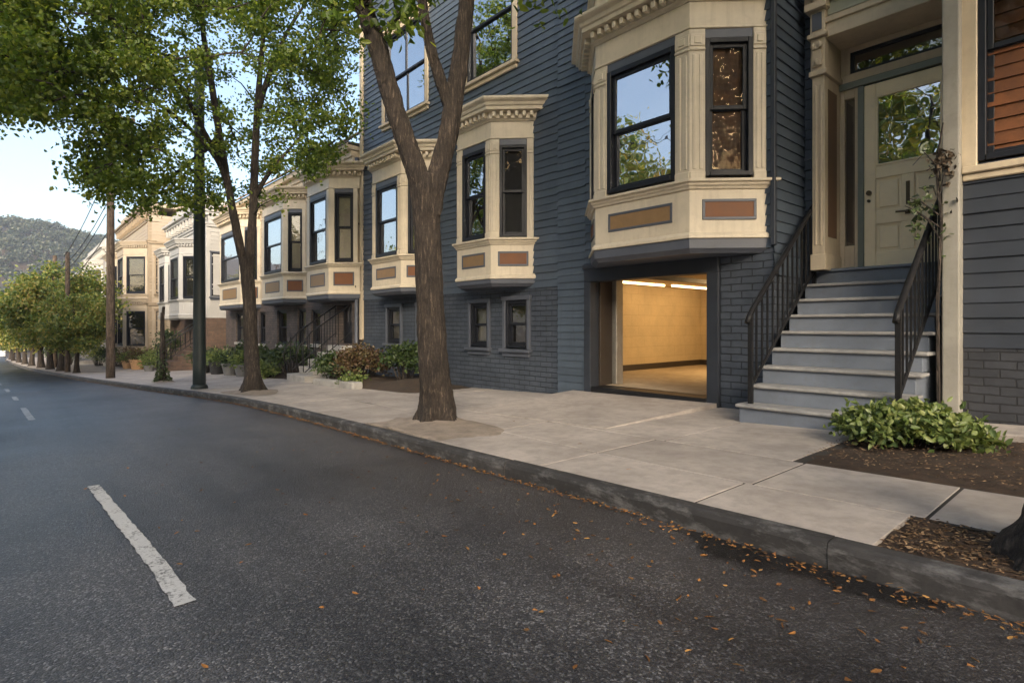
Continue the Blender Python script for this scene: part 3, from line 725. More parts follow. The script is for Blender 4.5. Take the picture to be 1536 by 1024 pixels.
# ================================================================== BLUE HOUSE
YW = 6.3; YG = 6.2
bh = thing('blue_house', (-7.0, 6.3, zg(-7)), 'navy blue clapboard house with three cream bay windows and a lit open garage', 'house')
tops = 9.3
BAY_S = dict(b0=.63, b1=.755, belt=1.385, w0=1.43, w1=2.90, f1=3.28)
UPW = [(-11.4, -9.74, 4.50, 6.36, 2), (-8.35, -7.08, 4.42, 6.36, 1)]
LOW = [(-11.28, -10.72, -.37, .40), (-10.02, -9.5, -.36, .40), (-8.23, -7.74, -.37, .40), (-7.26, -6.72, -.37, .42)]
w = MB().frame(**fr_y(YW))
op = [(a-.04, b+.04, c-.08, d+.04) for a, b, c, d, _ in UPW]+[(a-.02, b+.02, c-.05, d+.02) for a, b, c, d in LOW]
siding(w, -12.5, -5.95, .60, tops, op, .118, 3)
w.frame(**fr_y(YG))
siding(w, -5.95, -5.40, -1.25, tops, [], .105, 4)
siding(w, -5.40, -2.74, .85, tops, [(-5.05, -2.9, .9, 3.6)], .118, 5)
w.frame(o=(-2.72, 6.18, 0), U=(0, 1, 0), Nn=(1, 0, 0)); siding(w, 0, .82, .55, tops, [], .118, 6)
w.frame(**fr_y(7.0)); siding(w, -2.72, -2.55, .4, tops, [], .118, 7)
siding(w, -2.55, -1.1, 3.85, tops, [], .118, 8)
w.build('clapboard_wall', MT['siding'], bh, recalc=False)
# masonry and the mass of the house
m = MB()
m.box(-12.5, -5.95, 6.285, 6.45, -1.7, -.42)
cur = -12.5
for a, b, c, d in LOW: m.box(cur, a, 6.297, 6.45, -.42, .60); m.box(a, b, 6.297, 6.45, -.42, c-.03); m.box(a, b, 6.297, 6.45, d, .60); cur = b
m.box(cur, -5.95, 6.297, 6.45, -.42, .60)
m.build('brick_plinth', MT['brick_navy'], bh)
m = MB()
m.box(-3.34, -2.72, 6.2, 6.5, -1.25, .86); m.box(-2.80, -2.705, 6.5, 7.05, -1.25, .56)
m.build('painted_brick_wall', MT['brick_navy'], bh, bevel=.004)
m = MB()
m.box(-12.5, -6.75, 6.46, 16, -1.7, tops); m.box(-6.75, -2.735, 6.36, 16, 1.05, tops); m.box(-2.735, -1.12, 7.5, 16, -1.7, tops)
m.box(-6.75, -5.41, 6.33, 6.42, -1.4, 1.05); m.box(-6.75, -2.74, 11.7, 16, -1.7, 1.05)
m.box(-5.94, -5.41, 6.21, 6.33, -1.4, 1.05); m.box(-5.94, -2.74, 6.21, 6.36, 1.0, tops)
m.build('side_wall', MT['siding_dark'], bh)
m = MB(); m.prism([(-12.9, 5.85), (-5.95, 5.85), (-5.9, 5.72), (-1.15, 5.72), (-1.15, 16.3), (-12.9, 16.3)], tops, tops+.25)
m.build('roof', MT['roof_grey'], bh, bevel=.02)
m = MB(); m.box(-12.56, -12.44, 6.24, 6.5, -.34, tops); m.build('corner_board', MT['cream2'], bh, bevel=.006)
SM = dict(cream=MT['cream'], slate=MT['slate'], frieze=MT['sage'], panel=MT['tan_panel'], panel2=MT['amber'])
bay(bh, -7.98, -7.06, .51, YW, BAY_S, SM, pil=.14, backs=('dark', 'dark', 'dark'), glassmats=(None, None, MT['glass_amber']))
bay(bh, -11.06, -9.87, .51, YW, BAY_S, SM, pil=.14, backs=('dark', 'dark', 'blind'))
BAY_L = dict(b0=.80, b1=.96, belt=1.58, w0=1.645, w1=3.16, f1=3.56)
big = bay(bh, -4.72, -3.375, .605, YG, BAY_L, SM, pil=.185, backs=('dark', 'dark', 'amber_dark'), out=.27, glassmats=(None, None, MT['glass_amber']))  # right pane backed by a painted amber reflection
bay(bh, -4.72, -3.375, .60, YG, dict(b0=3.93, b1=3.93, belt=4.25, w0=4.31, w1=5.9, f1=6.3), SM, pil=.185, backs=('dark', 'dark', 'dark'), base=False, panels=False)
for a, b, c, d, n in UPW: wall_window(bh, fr_y(YW), a, b, c, d, cols=n, cw=.11, head=1, casing=MT['cream2'])
for i, (a, b, c, d) in enumerate(LOW): wall_window(bh, fr_y(YW), a, b, c, d, casing=MT['slate'], cw=.065, back=('blind', 'dark', 'blind', 'dark')[i], sill=MT['slate'], glassmat=MT['glass_dark'])
# garage opening
gd = MB(); gd.frame(**fr_y(YG))
gd.box(-5.40, -5.28, -.14, .05, -1.25, .62); gd.box(-3.49, -3.34, -.14, .05, -1.25, .62); gd.box(-5.40, -3.34, -.14, .05, .62, .88)
gd.box(-5.41, -3.33, .05, .075, .80, .86)
gdo = gd.build('garage_doorway', MT['frame_dark'], bh, bevel=.006)
m = MB(); m.box(-5.28, -3.49, 6.14, 6.5, -1.2, -.865); m.build('threshold', MT['iron'], gdo, bevel=.02)
m = MB(); m.box(-5.36, -5.26, 6.35, 6.62, -.86, .74); m.build('jamb', MT['garage_dark'], gdo, bevel=.004)
m = MB(); m.box(-5.34, -5.20, 6.64, 6.80, -.858, .74); m.build('door_track', MT['steel'], gdo, bevel=.006)
m = MB(); m.box(-3.49, -3.42, 6.345, 6.45, -.86, .74); m.build('jamb', MT['garage_dark'], gdo, bevel=.004)
gr = MB(); X0, X1, Y0, Y1, Z0, Z1 = -6.62, -3.0, 6.43, 11.4, -.86, .78
gr.quad((X0, Y0, Z0), (X0, Y1, Z0), (X0, Y1, Z1), (X0, Y0, Z1)); gr.quad((X0, Y1, Z0), (X1, Y1, Z0), (X1, Y1, Z1), (X0, Y1, Z1)); gr.quad((X1, Y0, Z0), (X1, Y1, Z0), (X1, Y1, Z1), (X1, Y0, Z1))
gi = gr.build('garage_interior', MT['garage_block'], bh, recalc=False)
m = MB(); m.quad((X0, 6.45, Z0), (X1, 6.45, Z0), (X1, Y1, Z0), (X0, Y1, Z0)); m.build('floor', MT['garage_floor'], gi, recalc=False)
m = MB(); m.quad((X0, 6.3, Z1), (X1, 6.3, Z1), (X1, Y1, Z1), (X0, Y1, Z1)); m.build('ceiling', MT['garage_wall'], gi, recalc=False)
m = MB(); m.box(X0, X0+.025, Y0, Y1-.001, Z0+.001, Z0+.11); m.box(X0+.025, X1-.001, Y1-.025, Y1-.001, Z0+.001, Z0+.11); m.build('skirting', MT['garage_dark'], gi)
m = MB(); m.box(X0+1.5, X0+1.56, Y0+.3, Y1-.1, Z1-.07, Z1-.001); m.build('ceiling_joist', MT['garage_dark'], gi)
for k, (ya, yb, xx) in enumerate(((7.3, 9.35, X0+.42), (9.5, 11.2, X0+.50))):
    m = MB(); m.box(xx, xx+.035, ya, yb, Z1-.035, Z1-.004)
    tag(m.build('strip_light', MT['strip']), ('lit warm strip light nearer the garage door along the ceiling edge', 'lit warm strip light deeper in the garage along the ceiling edge')[k], 'strip light', 'strip lights on the garage ceiling')
def lamp(name, loc, rot, e, sx, sy, col):
    l = bpy.data.lights.new(name, 'AREA'); l.shape = 'RECTANGLE'; l.size = sx; l.size_y = sy; l.energy = e; l.color = col
    o = bpy.data.objects.new(name, l); o.location = loc; o.rotation_euler = rot; COL.objects.link(o); return o
lamp('garage_ceiling_light', (-4.5, 9.6, .66), (0, R(38), 0), 16, .5, .9, (1.0, .66, .30))
# downspout between the blue house and its neighbour
m = MB(); m.box(-2.738, -2.69, 6.15, 6.214, .87, tops); m.build('corner_board', MT['siding_dark'], bh, bevel=.004)
m = MB(); m.tube([(-12.62, 6.2, 4.0), (-12.62, 6.2, -1.2), (-12.62, 6.1, -1.28)], .045, 10)
dsp = m.build('downspout', MT['slate'], bh, smooth=True)
m = MB()
for z_ in (-.6, .9, 2.4): m.box(-12.68, -12.56, 6.14, 6.30, z_, z_+.05)
m.build('bracket', MT['iron'], dsp)

# entrance
yd = 7.28
dd = MB(); dd.frame(**fr_y(yd))
x0, x1, zb, zt = -2.17, -1.33, .655, 2.71
dd.box(x0, x1, -.05, 0, zb, zt-.001)
def ringbox(mb, a, b, c, e, w, d0, d1):
    mb.box(a, b, d0, d1, c, c+w); mb.box(a, b, d0, d1, e-w, e); mb.box(a, a+w, d0, d1, c+w, e-w); mb.box(b-w, b, d0, d1, c+w, e-w)
dd.box(x0, x0+.115, 0, .022, zb, zt); dd.box(x1-.115, x1, 0, .022, zb, zt)
for za, zc in ((zb, zb+.17), (1.13, 1.28), (1.64, 1.78), (zt-.14, zt)): dd.box(x0+.115, x1-.115, 0, .0215, za, zc)
mid = (x0+x1)/2
dd.box(mid-.06, mid+.06, 0, .021, zb+.17, 1.13); dd.box(mid-.06, mid+.06, 0, .021, 1.28, 1.64)
for a, b in ((x0+.115, mid-.06), (mid+.06, x1-.115)):
    for c, e in ((zb+.17, 1.13), (1.28, 1.64)): dd.box(a+.03, b-.03, 0, .014, c+.035, e-.035)
do = dd.build('front_door', MT['door'], bh, bevel=.006)
m = MB().frame(**fr_y(yd)); ringbox(m, x0+.115, x1-.115, 1.78, zt-.14, .022, .0, .03); m.build('glazing_bead', MT['door'], do, bevel=.004)
m = MB().frame(**fr_y(yd)); m.quad((x0+.137, .006, 1.802), (x1-.137, .006, 1.802), (x1-.137, .0085, zt-.162), (x0+.137, .0085, zt-.162)); m.build('glass_pane', glass('door_glass', .42, (.9, .92, .95)), do, recalc=False)
m = MB().frame(**fr_y(yd)); m.box(x0+.137, x1-.137, -.02, .002, 1.802, zt-.162); m.build('blind', MT['dark'], do)
m = MB().frame(**fr_y(yd)); m.box(mid-.018, mid+.018, .02, .03, 1.31, 1.56); m.tube([(mid+.0, .03, 1.23), (mid, .075, 1.23), (mid-.10, .08, 1.235)], .012, 8); m.lathe((mid, .03, 1.205), [(.025, 0), (.028, .02), (.02, .045)], 10); m.build('handle', MT['brass'], do, bevel=.003)
m = MB().frame(**fr_y(yd)); m.tube([(x0+.05, .02, 1.49), (x0+.05, .045, 1.49)], .028, 12); m.tube([(x0+.05, .02, 1.40), (x0+.05, .05, 1.40)], .016, 10); m.build('lock', MT['brass'], do)
# surround
m = MB().frame(**fr_y(6.80))
def pilaster(mb, a, b):
    mb.box(a, b, -.62, 0, .62, 2.80); mb.box(a-.015, b+.015, -.5, .02, .62, .80)
    mb.box(a+.025, a+.05, -.02, .010, .9, 2.70); mb.box(b-.05, b-.025, -.02, .010, .9, 2.70)
    mb.box(a-.025, b+.03, -.5, .035, 2.80, 2.86); mb.box(a-.01, b+.01, -.55, .02, 2.86, 3.22)
    mb.box(a+.015, b-.015, 0, .05, 2.9, 3.08); mb.box(a+.03, b-.03, .0, .065, 3.08, 3.17)
    mb.lathe(((a+b)/2-.035, .055, 3.12), [(.022, -.03), (.03, 0), (.022, .03)], 8); mb.lathe(((a+b)/2+.035, .055, 3.12), [(.022, -.03), (.03, 0), (.022, .03)], 8)
    mb.lathe(((a+b)/2, .05, 2.94), [(.015, -.035), (.03, 0), (.015, .035)], 8)
    mb.box(a-.035, b+.04, -.5, .06, 3.22, 3.27); mb.box(a-.01, b+.015, -.5, .035, 3.27, 3.52); mb.box(a-.05, b+.05, -.5, .10, 3.52, 3.60)
    mb.lathe(((a+b)/2, .07, 3.66), [(.03, -.07), (.055, -.02), (.05, .04), (.02, .08)], 10)
m2 = MB().frame(**fr_y(6.80)); m2.box(-2.43, -1.24, -.60, -.006, 3.205, 3.40); ds = m2.build('door_surround', MT['cream2'], bh, bevel=.006)
pilaster(m, -2.555, -2.425); m.build('pilaster', MT['cream2'], ds, bevel=.006)
m = MB().frame(**fr_y(6.80)); pilaster(m, -1.33+.08, -1.33+.21); m.build('pilaster', MT['cream2'], ds, bevel=.006)
m = MB().frame(**fr_y(6.80)); m.box(-2.54, -2.44, .037, .045, 3.3, 3.49); m.build('inset_panel', MT['slate'], ds)
m = MB().frame(**fr_y(6.80))                        # entablature over the opening
m.box(-2.43, -1.24, -.2, .02, 3.36, 3.42); m.box(-2.43, -1.24, -.5, -.03, 3.42, 3.70); m.box(-2.62, -1.1, -.5, .14, 3.70, 3.78); m.box(-2.62, -1.1, -.5, .06, 3.62, 3.70); m.box(-2.66, -1.1, -.5, .20, 3.78, 3.86)
m.build('entablature', MT['cream2'], ds, bevel=.006)
m = MB().frame(**fr_y(6.80)); m.box(-2.40, -1.26, -.029, -.02, 3.45, 3.60); m.build('frieze_panel', MT['sage'], ds)
m = MB().frame(**fr_y(yd))                          # frame round door, sidelight and transom
m.box(-2.425, -1.22, -.06, .015, 2.80, 2.90); m.box(-2.425, -2.32, -.06, .012, 2.90, 3.205); m.box(-2.32, -1.22, -.06, .012, 3.15, 3.205)
m.box(-2.425, -2.375, -.06, .01, .64, 2.76); m.box(-2.27, -2.235, -.06, .008, .64, 2.76); m.box(-2.375, -2.27, -.06, .009, .64, .92); m.box(-2.375, -2.27, -.06, .009, 2.62, 2.76)
m.box(-1.33+.0, -1.22, -.06, .01, .64, 2.76)
m.build('door_frame', MT['cream2'], ds, bevel=.005)
m = MB().frame(**fr_y(yd)); m.box(-2.425, -1.22, -.06, .045, 2.725, 2.80); m.box(-2.235, -2.172, -.06, .03, .64, 2.725); m.build('architrave', MT['greenbar'], ds, bevel=.008, seg=2)
m = MB().frame(**fr_y(yd)); m.quad((-2.375, -.02, .92), (-2.27, -.02, .92), (-2.27, -.02, 2.62), (-2.375, -.02, 2.62)); m.build('sidelight_glass', MT['glass_dark'], ds, recalc=False)
m = MB().frame(**fr_y(yd)); m.quad((-2.375, -.05, .92), (-2.27, -.05, .92), (-2.27, -.05, 2.62), (-2.375, -.05, 2.62)); m.quad((-2.32, -.055, 2.9), (-1.22, -.055, 2.9), (-1.22, -.055, 3.15), (-2.32, -.055, 3.15)); m.build('dark_interior', MT['dark'], ds, recalc=False)
m = MB().frame(**fr_y(yd)); ringbox(m, -2.32, -1.22, 2.90, 3.15, .035, -.055, -.008); m.build('transom_frame', MT['black'], ds)
m = MB().frame(**fr_y(yd)); m.quad((-2.285, -.03, 2.935), (-1.25, -.03, 2.935), (-1.25, -.027, 3.115), (-2.285, -.027, 3.115)); m.build('transom_glass', MT['glass_dark'], ds, recalc=False)
# panelled return of the porch (left cheek)
m = MB().frame(o=(-2.424, 6.80, 0), U=(0, 1, 0), Nn=(1, 0, 0)); m.box(.10, .36, -.01, .004, 1.0, 2.66); m.build('cheek_panel', MT['cheek'], ds)

# ================================================================== FRONT STEPS
XL, XR, YS, RUN, RISE, NS = -2.63, -1.30, 5.27, .212, .1745, 9
st = thing('front_steps', (-2.0, 5.3, zg(-2)), 'grey painted front steps with worn pale edges climbing to the cream door', 'steps')
for i in range(NS):
    y0_ = YS+i*RUN; z1_ = zg(-2.6)+RISE*(i+1); z0_ = z1_-RISE if i else z1_-RISE-.06; ye = y0_+RUN+.03 if i < NS-1 else 7.24
    m = MB(); l_ = XL+.012 if i else XL-.02
    m.box(l_, XR-.02, y0_+.012, ye, z0_, z1_-.034); rs = m.build('step', MT['step'], st, bevel=.003)
    m = MB(); m.box(l_-.03, XR+.03, y0_-.022, ye-.001, z1_-.033, z1_); m.build('tread', MT['nosing'] if i < NS-1 else MT['step'], rs, bevel=.012, seg=2)
for x in (XL+.03, XR-.07):
    m = MB(); poly = [(YS+.12, zg(-2)-.1), (7.0, zg(-2)-.1), (7.0, .52), (YS+.22, zg(-2)+.12)]
    b = len(m.v); m.v += [(x, y, z) for y, z in poly]+[(x+.04, y, z) for y, z in poly]
    m.f += [tuple(b+q for q in (0, 1, 2, 3)), tuple(b+q for q in (7, 6, 5, 4))]+[(b+q, b+(q+1) % 4, b+4+(q+1) % 4, b+4+q) for q in range(4)]
    m.build('stringer', MT['step'], st)
def rail(x, dy0=0.0):
    s = RISE/RUN; ya, yb = YS+.10+dy0, 6.93; zt = lambda y: zg(-2.6)+RISE+(y-YS-.05)*s*.985
    m = MB(); m.tube([(x, ya-.07, zt(ya)+.74), (x, ya-.03, zt(ya)+.80), (x, ya+.03, zt(ya)+.86)]+[(x, y, zt(y)+.84) for y in (ya+.25, yb-.2)]+[(x, yb, zt(yb)+.84), (x, yb+.05, zt(yb)+.80)], .027, 10)
    r_ = m.build('handrail', MT['iron'], st, smooth=True)
    m = MB(); m.box(x-.02, x+.02, ya-.02, ya+.02, zt(ya)-.07, zt(ya)+.84); m.lathe((x, ya, zt(ya)-.075), [(.05, 0), (.05, .012), (.03, .03)], 10); m.build('post', MT['iron'], r_)
    m = MB(); m.box(x-.018, x+.018, yb-.018, yb+.018, zt(yb)-.08, zt(yb)+.83); m.build('post', MT['iron'], r_)
    m = MB(); m.tube([(x, ya+.01, zt(ya)+.13), (x, yb, zt(yb)+.10)], .016, 8); m.build('bottom_rail', MT['iron'], r_)
    n = 13
    for k in range(1, n):
        y = ya+(yb-ya)*k/n; m = MB(); m.box(x-.0085, x+.0085, y-.0085, y+.0085, zt(y)+.10, zt(y)+.83); m.build('baluster', MT['iron'], r_)
rail(XL+.05); rail(XR-.06)

# ================================================================== RIGHT-HAND HOUSE
rh = thing('dark_house', (2.5, 6.2, zg(2.5)), 'dark navy clapboard house with cream corner post and amber window at the right edge', 'house')
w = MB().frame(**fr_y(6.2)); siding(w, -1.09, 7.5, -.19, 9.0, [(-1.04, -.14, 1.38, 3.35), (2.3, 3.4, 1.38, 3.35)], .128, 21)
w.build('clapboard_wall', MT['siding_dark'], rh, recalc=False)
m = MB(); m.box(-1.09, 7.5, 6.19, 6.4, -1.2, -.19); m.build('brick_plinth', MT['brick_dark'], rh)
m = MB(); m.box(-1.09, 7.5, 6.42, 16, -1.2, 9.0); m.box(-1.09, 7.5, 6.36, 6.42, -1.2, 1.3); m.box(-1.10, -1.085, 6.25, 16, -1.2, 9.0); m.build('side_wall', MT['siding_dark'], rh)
m = MB(); m.prism([(-1.2, 5.75), (7.8, 5.75), (7.8, 16.2), (-1.2, 16.2)], 9.0, 9.25); m.build('roof', MT['roof_grey'], rh)
m = MB(); m.box(-1.215, -1.09, 6.06, 6.24, -1.0, 9.0); m.build('corner_post', MT['post'], rh, bevel=.012, seg=2)
for a, b in ((-.99, -.20), (2.35, 3.35)):
    c = MB().frame(**fr_y(6.2)); c.box(a-.115, a, -.08, .05, 1.36, 3.32); c.box(b, b+.115, -.08, .05, 1.36, 3.32); c.box(a-.14, b+.14, -.08, .06, 3.32, 3.46)
    wp = c.build('window', MT['cream2'], rh, bevel=.006)
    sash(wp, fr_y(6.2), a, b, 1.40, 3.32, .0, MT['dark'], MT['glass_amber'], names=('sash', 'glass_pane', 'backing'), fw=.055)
    m = MB().frame(o=(0, 6.275, 0), U=(1, 0, 0), Nn=(0, -1, 0)); siding(m, a+.0, b-.0, 1.42, 3.30, [], .11, 3); m.build('blind', MT['blind_warm'], wp, recalc=False)  # slats stand in for boards opposite, mirrored in the glass
m = MB().frame(**fr_y(6.2)); m.box(-1.09, 7.5, -.05, .075, 1.30, 1.36); m.box(-1.09, 7.5, -.05, .045, 1.24, 1.30); m.build('sill_course', MT['cream2'], rh, bevel=.008)

# ================================================================== GREY BRICK HOUSE WITH THREE BAYS
h2 = thing('brick_house', (-18, 6.2, zg(-18)), 'grey brick row house with three cream bays under a sunlit tiled roof', 'house')
Y2 = 6.2
w = MB().frame(**fr_y(Y2)); siding(w, -23.6, -12.74, .72, 4.05, [], .13, 31); w.build('clapboard_wall', MT['cream2'], h2, recalc=False)
BW = [(-13.72, -12.86, -.45, .52), (-15.35, -14.75, -.5, .42), (-16.35, -15.72, -.55, .48), (-18.0, -17.2, -.58, .47), (-22.3, -21.4, -.6, .45), (-19.7, -19.1, -.6, .45)]
m = MB().frame(**fr_y(Y2)); xs = -23.6
ops = sorted(BW); cur = -23.6
for a, b, c, d in ops: m.box(cur, a, -.25, .0, -2.2, .74); m.box(a, b, -.25, 0, -2.2, c); m.box(a, b, -.25, 0, d, .74); cur = b
m.box(cur, -12.68, -.25, 0, -2.2, .74); m.build('brick_wall', MT['brick_grey'], h2)
for i, (a, b, c, d) in enumerate(BW[1:]):
    wd = MB().frame(**fr_y(Y2)); wd.box(a-.05, b+.05, -.1, .05, c-.09, c-.001); wp = wd.build('window', MT['stone'], h2, bevel=.006)
    sash(wp, fr_y(Y2), a, b, c, d, -.06, MT[('dark', 'blind', 'dark', 'blind', 'dark')[i]], MT['glass_dark'], names=('sash', 'glass_pane', 'blind'))
dr = MB().frame(**fr_y(Y2)); a, b, c, d = BW[0]; dr.box(a+.03, b-.03, -.22, -.17, c, d); dr.box(a+.12, b-.12, -.17, -.155, c+.5, d-.12)
dro = dr.build('door', MT['black'], h2, bevel=.005)
m = MB().frame(**fr_y(Y2)); m.quad((a+.16, -.15, c+.54), (b-.16, -.15, c+.54), (b-.16, -.148, d-.16), (a+.16, -.148, d-.16)); m.build('glass_pane', MT['glass_dark'], dro, recalc=False)
m = MB(); m.box(-23.6, -12.7, 6.46, 15, -2.2, 4.05); m.box(-23.6, -12.7, 6.22, 6.46, .75, 4.05); m.build('side_wall', MT['grey'], h2)
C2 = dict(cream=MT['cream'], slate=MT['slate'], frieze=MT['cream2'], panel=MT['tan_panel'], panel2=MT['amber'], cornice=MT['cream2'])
for xl, xr, p, b0, bk in ((-14.33, -13.02, .52, .60, ('dark', 'blind', 'blind')), (-17.9, -16.15, .48, .60, ('dark', 'dark', 'blind')), (-22.5, -20.02, .5, .55, ('dark', 'blind', 'dark'))):
    bay(h2, xl, xr, p, Y2, dict(b0=b0, b1=b0+.15, belt=1.47, w0=1.53, w1=3.16, f1=3.52), C2, pil=.14, backs=bk, fluted=False, glassmats=(None, None, MT['glass_dark']))
m = MB().frame(**fr_y(Y2)); m.box(-23.6, -12.7, -.2, .10, 4.05, 4.2); m.box(-23.7, -12.66, -.2, .22, 4.2, 4.34); m.box(-23.6, -12.7, -.2, .06, 3.9, 4.05); m.build('eaves_cornice', MT['cream2'], h2, bevel=.01)
m = MB(); g = random.Random(4)                         # tiled roof: courses of separate tiles
nrow = 26
for r_ in range(nrow):
    y0_, y1_ = 5.9+r_*.16, 5.9+(r_+1)*.16+.03; z0_, z1_ = 4.36+r_*.115, 4.36+(r_+1)*.115
    x = -23.7+(r_ % 2)*.12
    while x < -12.66:
        x2 = min(x+g.uniform(.22, .27), -12.64); t = g.uniform(-.008, .012)
        m.add([(x, y0_, z0_+.035+t), (x2-.008, y0_, z0_+.035+t), (x2-.008, y1_, z1_+.01), (x, y1_, z1_+.01), (x, y0_, z0_), (x2-.008, y0_, z0_)], [(0, 1, 2, 3), (0, 4, 5, 1)]); x = x2
ro = m.build('roof', MT['roof'], h2, recalc=False)
m = MB(); m.prism([(-23.7, 6.0), (-12.66, 6.0), (-12.66, 15.3), (-23.7, 15.3)], 4.3, lambda x, y: 4.34+max(0, min((y-5.95)*.715, 2.95-(y-10.1)*.5)) ); m.build('roof_deck', MT['roof_grey'], ro)
m = MB(); m.box(-16.6, -15.9, 9.6, 10.2, 6.4, 8.2); m.box(-16.66, -15.84, 9.54, 10.26, 8.2, 8.32); m.build('chimney', MT['brick_brown'], ro)
# its stoop, with iron rails
st2 = thing('stone_steps', (-13.2, 5.2, zg(-13.2)), 'pale stone steps with curved iron rails rising to the dark door of the brick house', 'steps')
g0 = zg(-13.3)
for i in range(5):
    m = MB(); e = .10 if i == 0 else 0
    m.box(-13.72-e, -12.82+e, 4.98+i*.235, 6.19, g0-.1 if i == 0 else g0+.165*i, g0+.165*(i+1)-.001); m.build('step', MT['stone'], st2, bevel=.012)
for x in (-13.68, -12.88):
    zt = lambda y: g0+.2+(y-5.0)*.70
    m = MB(); m.tube([(x-.02, 4.92, g0+.25), (x-.03, 4.86, g0+.62), (x-.01, 4.94, g0+.86), (x, 5.2, zt(5.2)+.82), (x, 6.17, zt(6.17)+.80)], .018, 8)
    r_ = m.build('handrail', MT['iron'], st2, smooth=True)
    m = MB(); m.tube([(x, 5.05, g0+.24), (x, 6.17, zt(6.17)+.12)], .012, 6); m.build('bottom_rail', MT['iron'], r_)
    for k in range(9):
        y = 5.02+k*.14; m = MB(); m.box(x-.008, x+.008, y-.008, y+.008, zt(y)+.03, zt(y)+.82); m.build('baluster', MT['iron'], r_)

# ================================================================== FURTHER HOUSES DOWN THE STREET
def far_house(name, label, x0, x1, F, wallm, trim, bays, top, base_top, porch=None, roofm=None, floors=None, seed=0, strings=(), doorx=None, trim2=None):
    h = thing(name, ((x0+x1)/2, F, zg((x0+x1)/2)), label, 'house'); zb = zg(x0)-.3
    w = MB().frame(**fr_y(F)); siding(w, x0, x1, base_top, top, [], .16, seed); w.build('clapboard_wall', wallm, h, recalc=False)
    m = MB(); m.box(x0, x1, F+.02, F+9, zb, top); m.build('side_wall', wallm, h)
    w = MB().frame(o=(x1, F, 0), U=(0, 1, 0), Nn=(1, 0, 0)); siding(w, 0, 4, base_top, top, [], .16, seed+1); w.build('clapboard_wall', wallm, h, recalc=False)
    m = MB(); m.box(x0-.02, x1+.02, F-.02, F+9, zb, base_top); m.build('basement_wall', MT['brick_brown'] if porch == 'lattice' else MT['stone'], h)
    mats = dict(cream=trim, slate=wallm, frieze=trim, panel=wallm, cornice=trim)
    for (xl, xr, p, lv) in bays:
        for j, z in enumerate(lv): bay(h, xl, xr, p, F, z, mats, pil=.16, base=(j == 0), backs=('blind', 'dark', 'dark'), fluted=False, panels=True, glassmats=(None, MT['glass_dark'], MT['glass_dark']), out=.2)
    c = MB().frame(**fr_y(F)); c.box(x0-.05, x1+.05, -.4, .12, top, top+.14); c.box(x0-.1, x1+.1, -.4, .26, top+.14, top+.25); c.box(x0-.14, x1+.14, -.4, .36, top+.25, top+.36)
    for zz in strings: c.box(x0-.02, x1+.05, -.3, .07, zz, zz+.10); c.box(x0-.02, x1+.08, -.3, .12, zz+.10, zz+.16); c.box(x1-.02, x1+.07, -3, .06, zz, zz+.10)
    n = int((x1-x0)/.55)
    for k in range(n): u = x0+(k+.5)*(x1-x0)/n; c.box(u-.07, u+.07, 0, .24, top-.16, top+.139)
    c.box(x0-.04, x1+.04, -.4, .06, top-.34, top-.30); c.build('cornice', trim2 or trim, h, bevel=.01)
    for xx in (x0+.1, x1-.1):
        c = MB().frame(**fr_y(F)); c.box(xx-.12, xx+.12, -.1, .05, base_top, top-.34); c.build('corner_board', trim2 or trim, h, bevel=.01)
    m = MB(); m.box(x0-.1, x1+.1, F-.1, F+9.1, top+.36, top+.62); m.box(x0+.6, x1-.6, F-.06, F+.4, top+.62, top+.9); m.build('parapet', trim, h, bevel=.02)
    if doorx:
        a, b = doorx; zd = zg(a)+.75
        d = MB().frame(**fr_y(F)); d.box(a, b, -.04, .03, zd, zd+2.05); do_ = d.build('door', MT['door'], h, bevel=.01)
        d = MB().frame(**fr_y(F)); d.box(a-.14, a, -.05, .09, zd, zd+2.3); d.box(b, b+.14, -.05, .09, zd, zd+2.3); d.box(a-.2, b+.2, -.05, .3, zd+2.3, zd+2.45); d.build('door_surround', trim, h, bevel=.01)
        s = MB()
        for k in range(4): s.box(a-.1, b+.1, F-1.25+k*.3, F+.02, zg(a)-.2 if k == 0 else zg(a)+.19*k, zg(a)+.19*(k+1)-.001)
        s.build('steps', MT['stone'], h, bevel=.01)
    return h
def lv2(z, lo, hi): return [dict(b0=lo[0], b1=lo[0]+.12, belt=lo[1], w0=lo[1]+.06, w1=lo[2], f1=lo[3]), dict(b0=hi[0], b1=hi[0], belt=hi[1], w0=hi[1]+.06, w1=hi[2], f1=hi[3])]
h3 = far_house('white_house', 'white clapboard house with one tall bay above a brown brick porch behind the dark pole', -31.2, -24.4, 5.75, MT['white'], MT['white'],
    [(-27.4, -25.6, .75, [dict(b0=.25, b1=.4, belt=1.02, w0=1.08, w1=2.75, f1=3.1)]), (-30.6, -29.2, .6, [dict(b0=.25, b1=.4, belt=1.02, w0=1.08, w1=2.7, f1=3.1)])], 4.3, .3, porch='lattice', strings=(3.85,), seed=41)
wall_window(h3, dict(o=(-24.4, 5.75, 0), U=(0, 1, 0), Nn=(1, 0, 0)), .14, .52, 1.15, 2.85, casing=MT['slate'], cw=.06)
wall_window(h3, fr_y(5.75), -25.3, -24.65, 1.15, 2.75, casing=MT['white'], cw=.1, head=1)
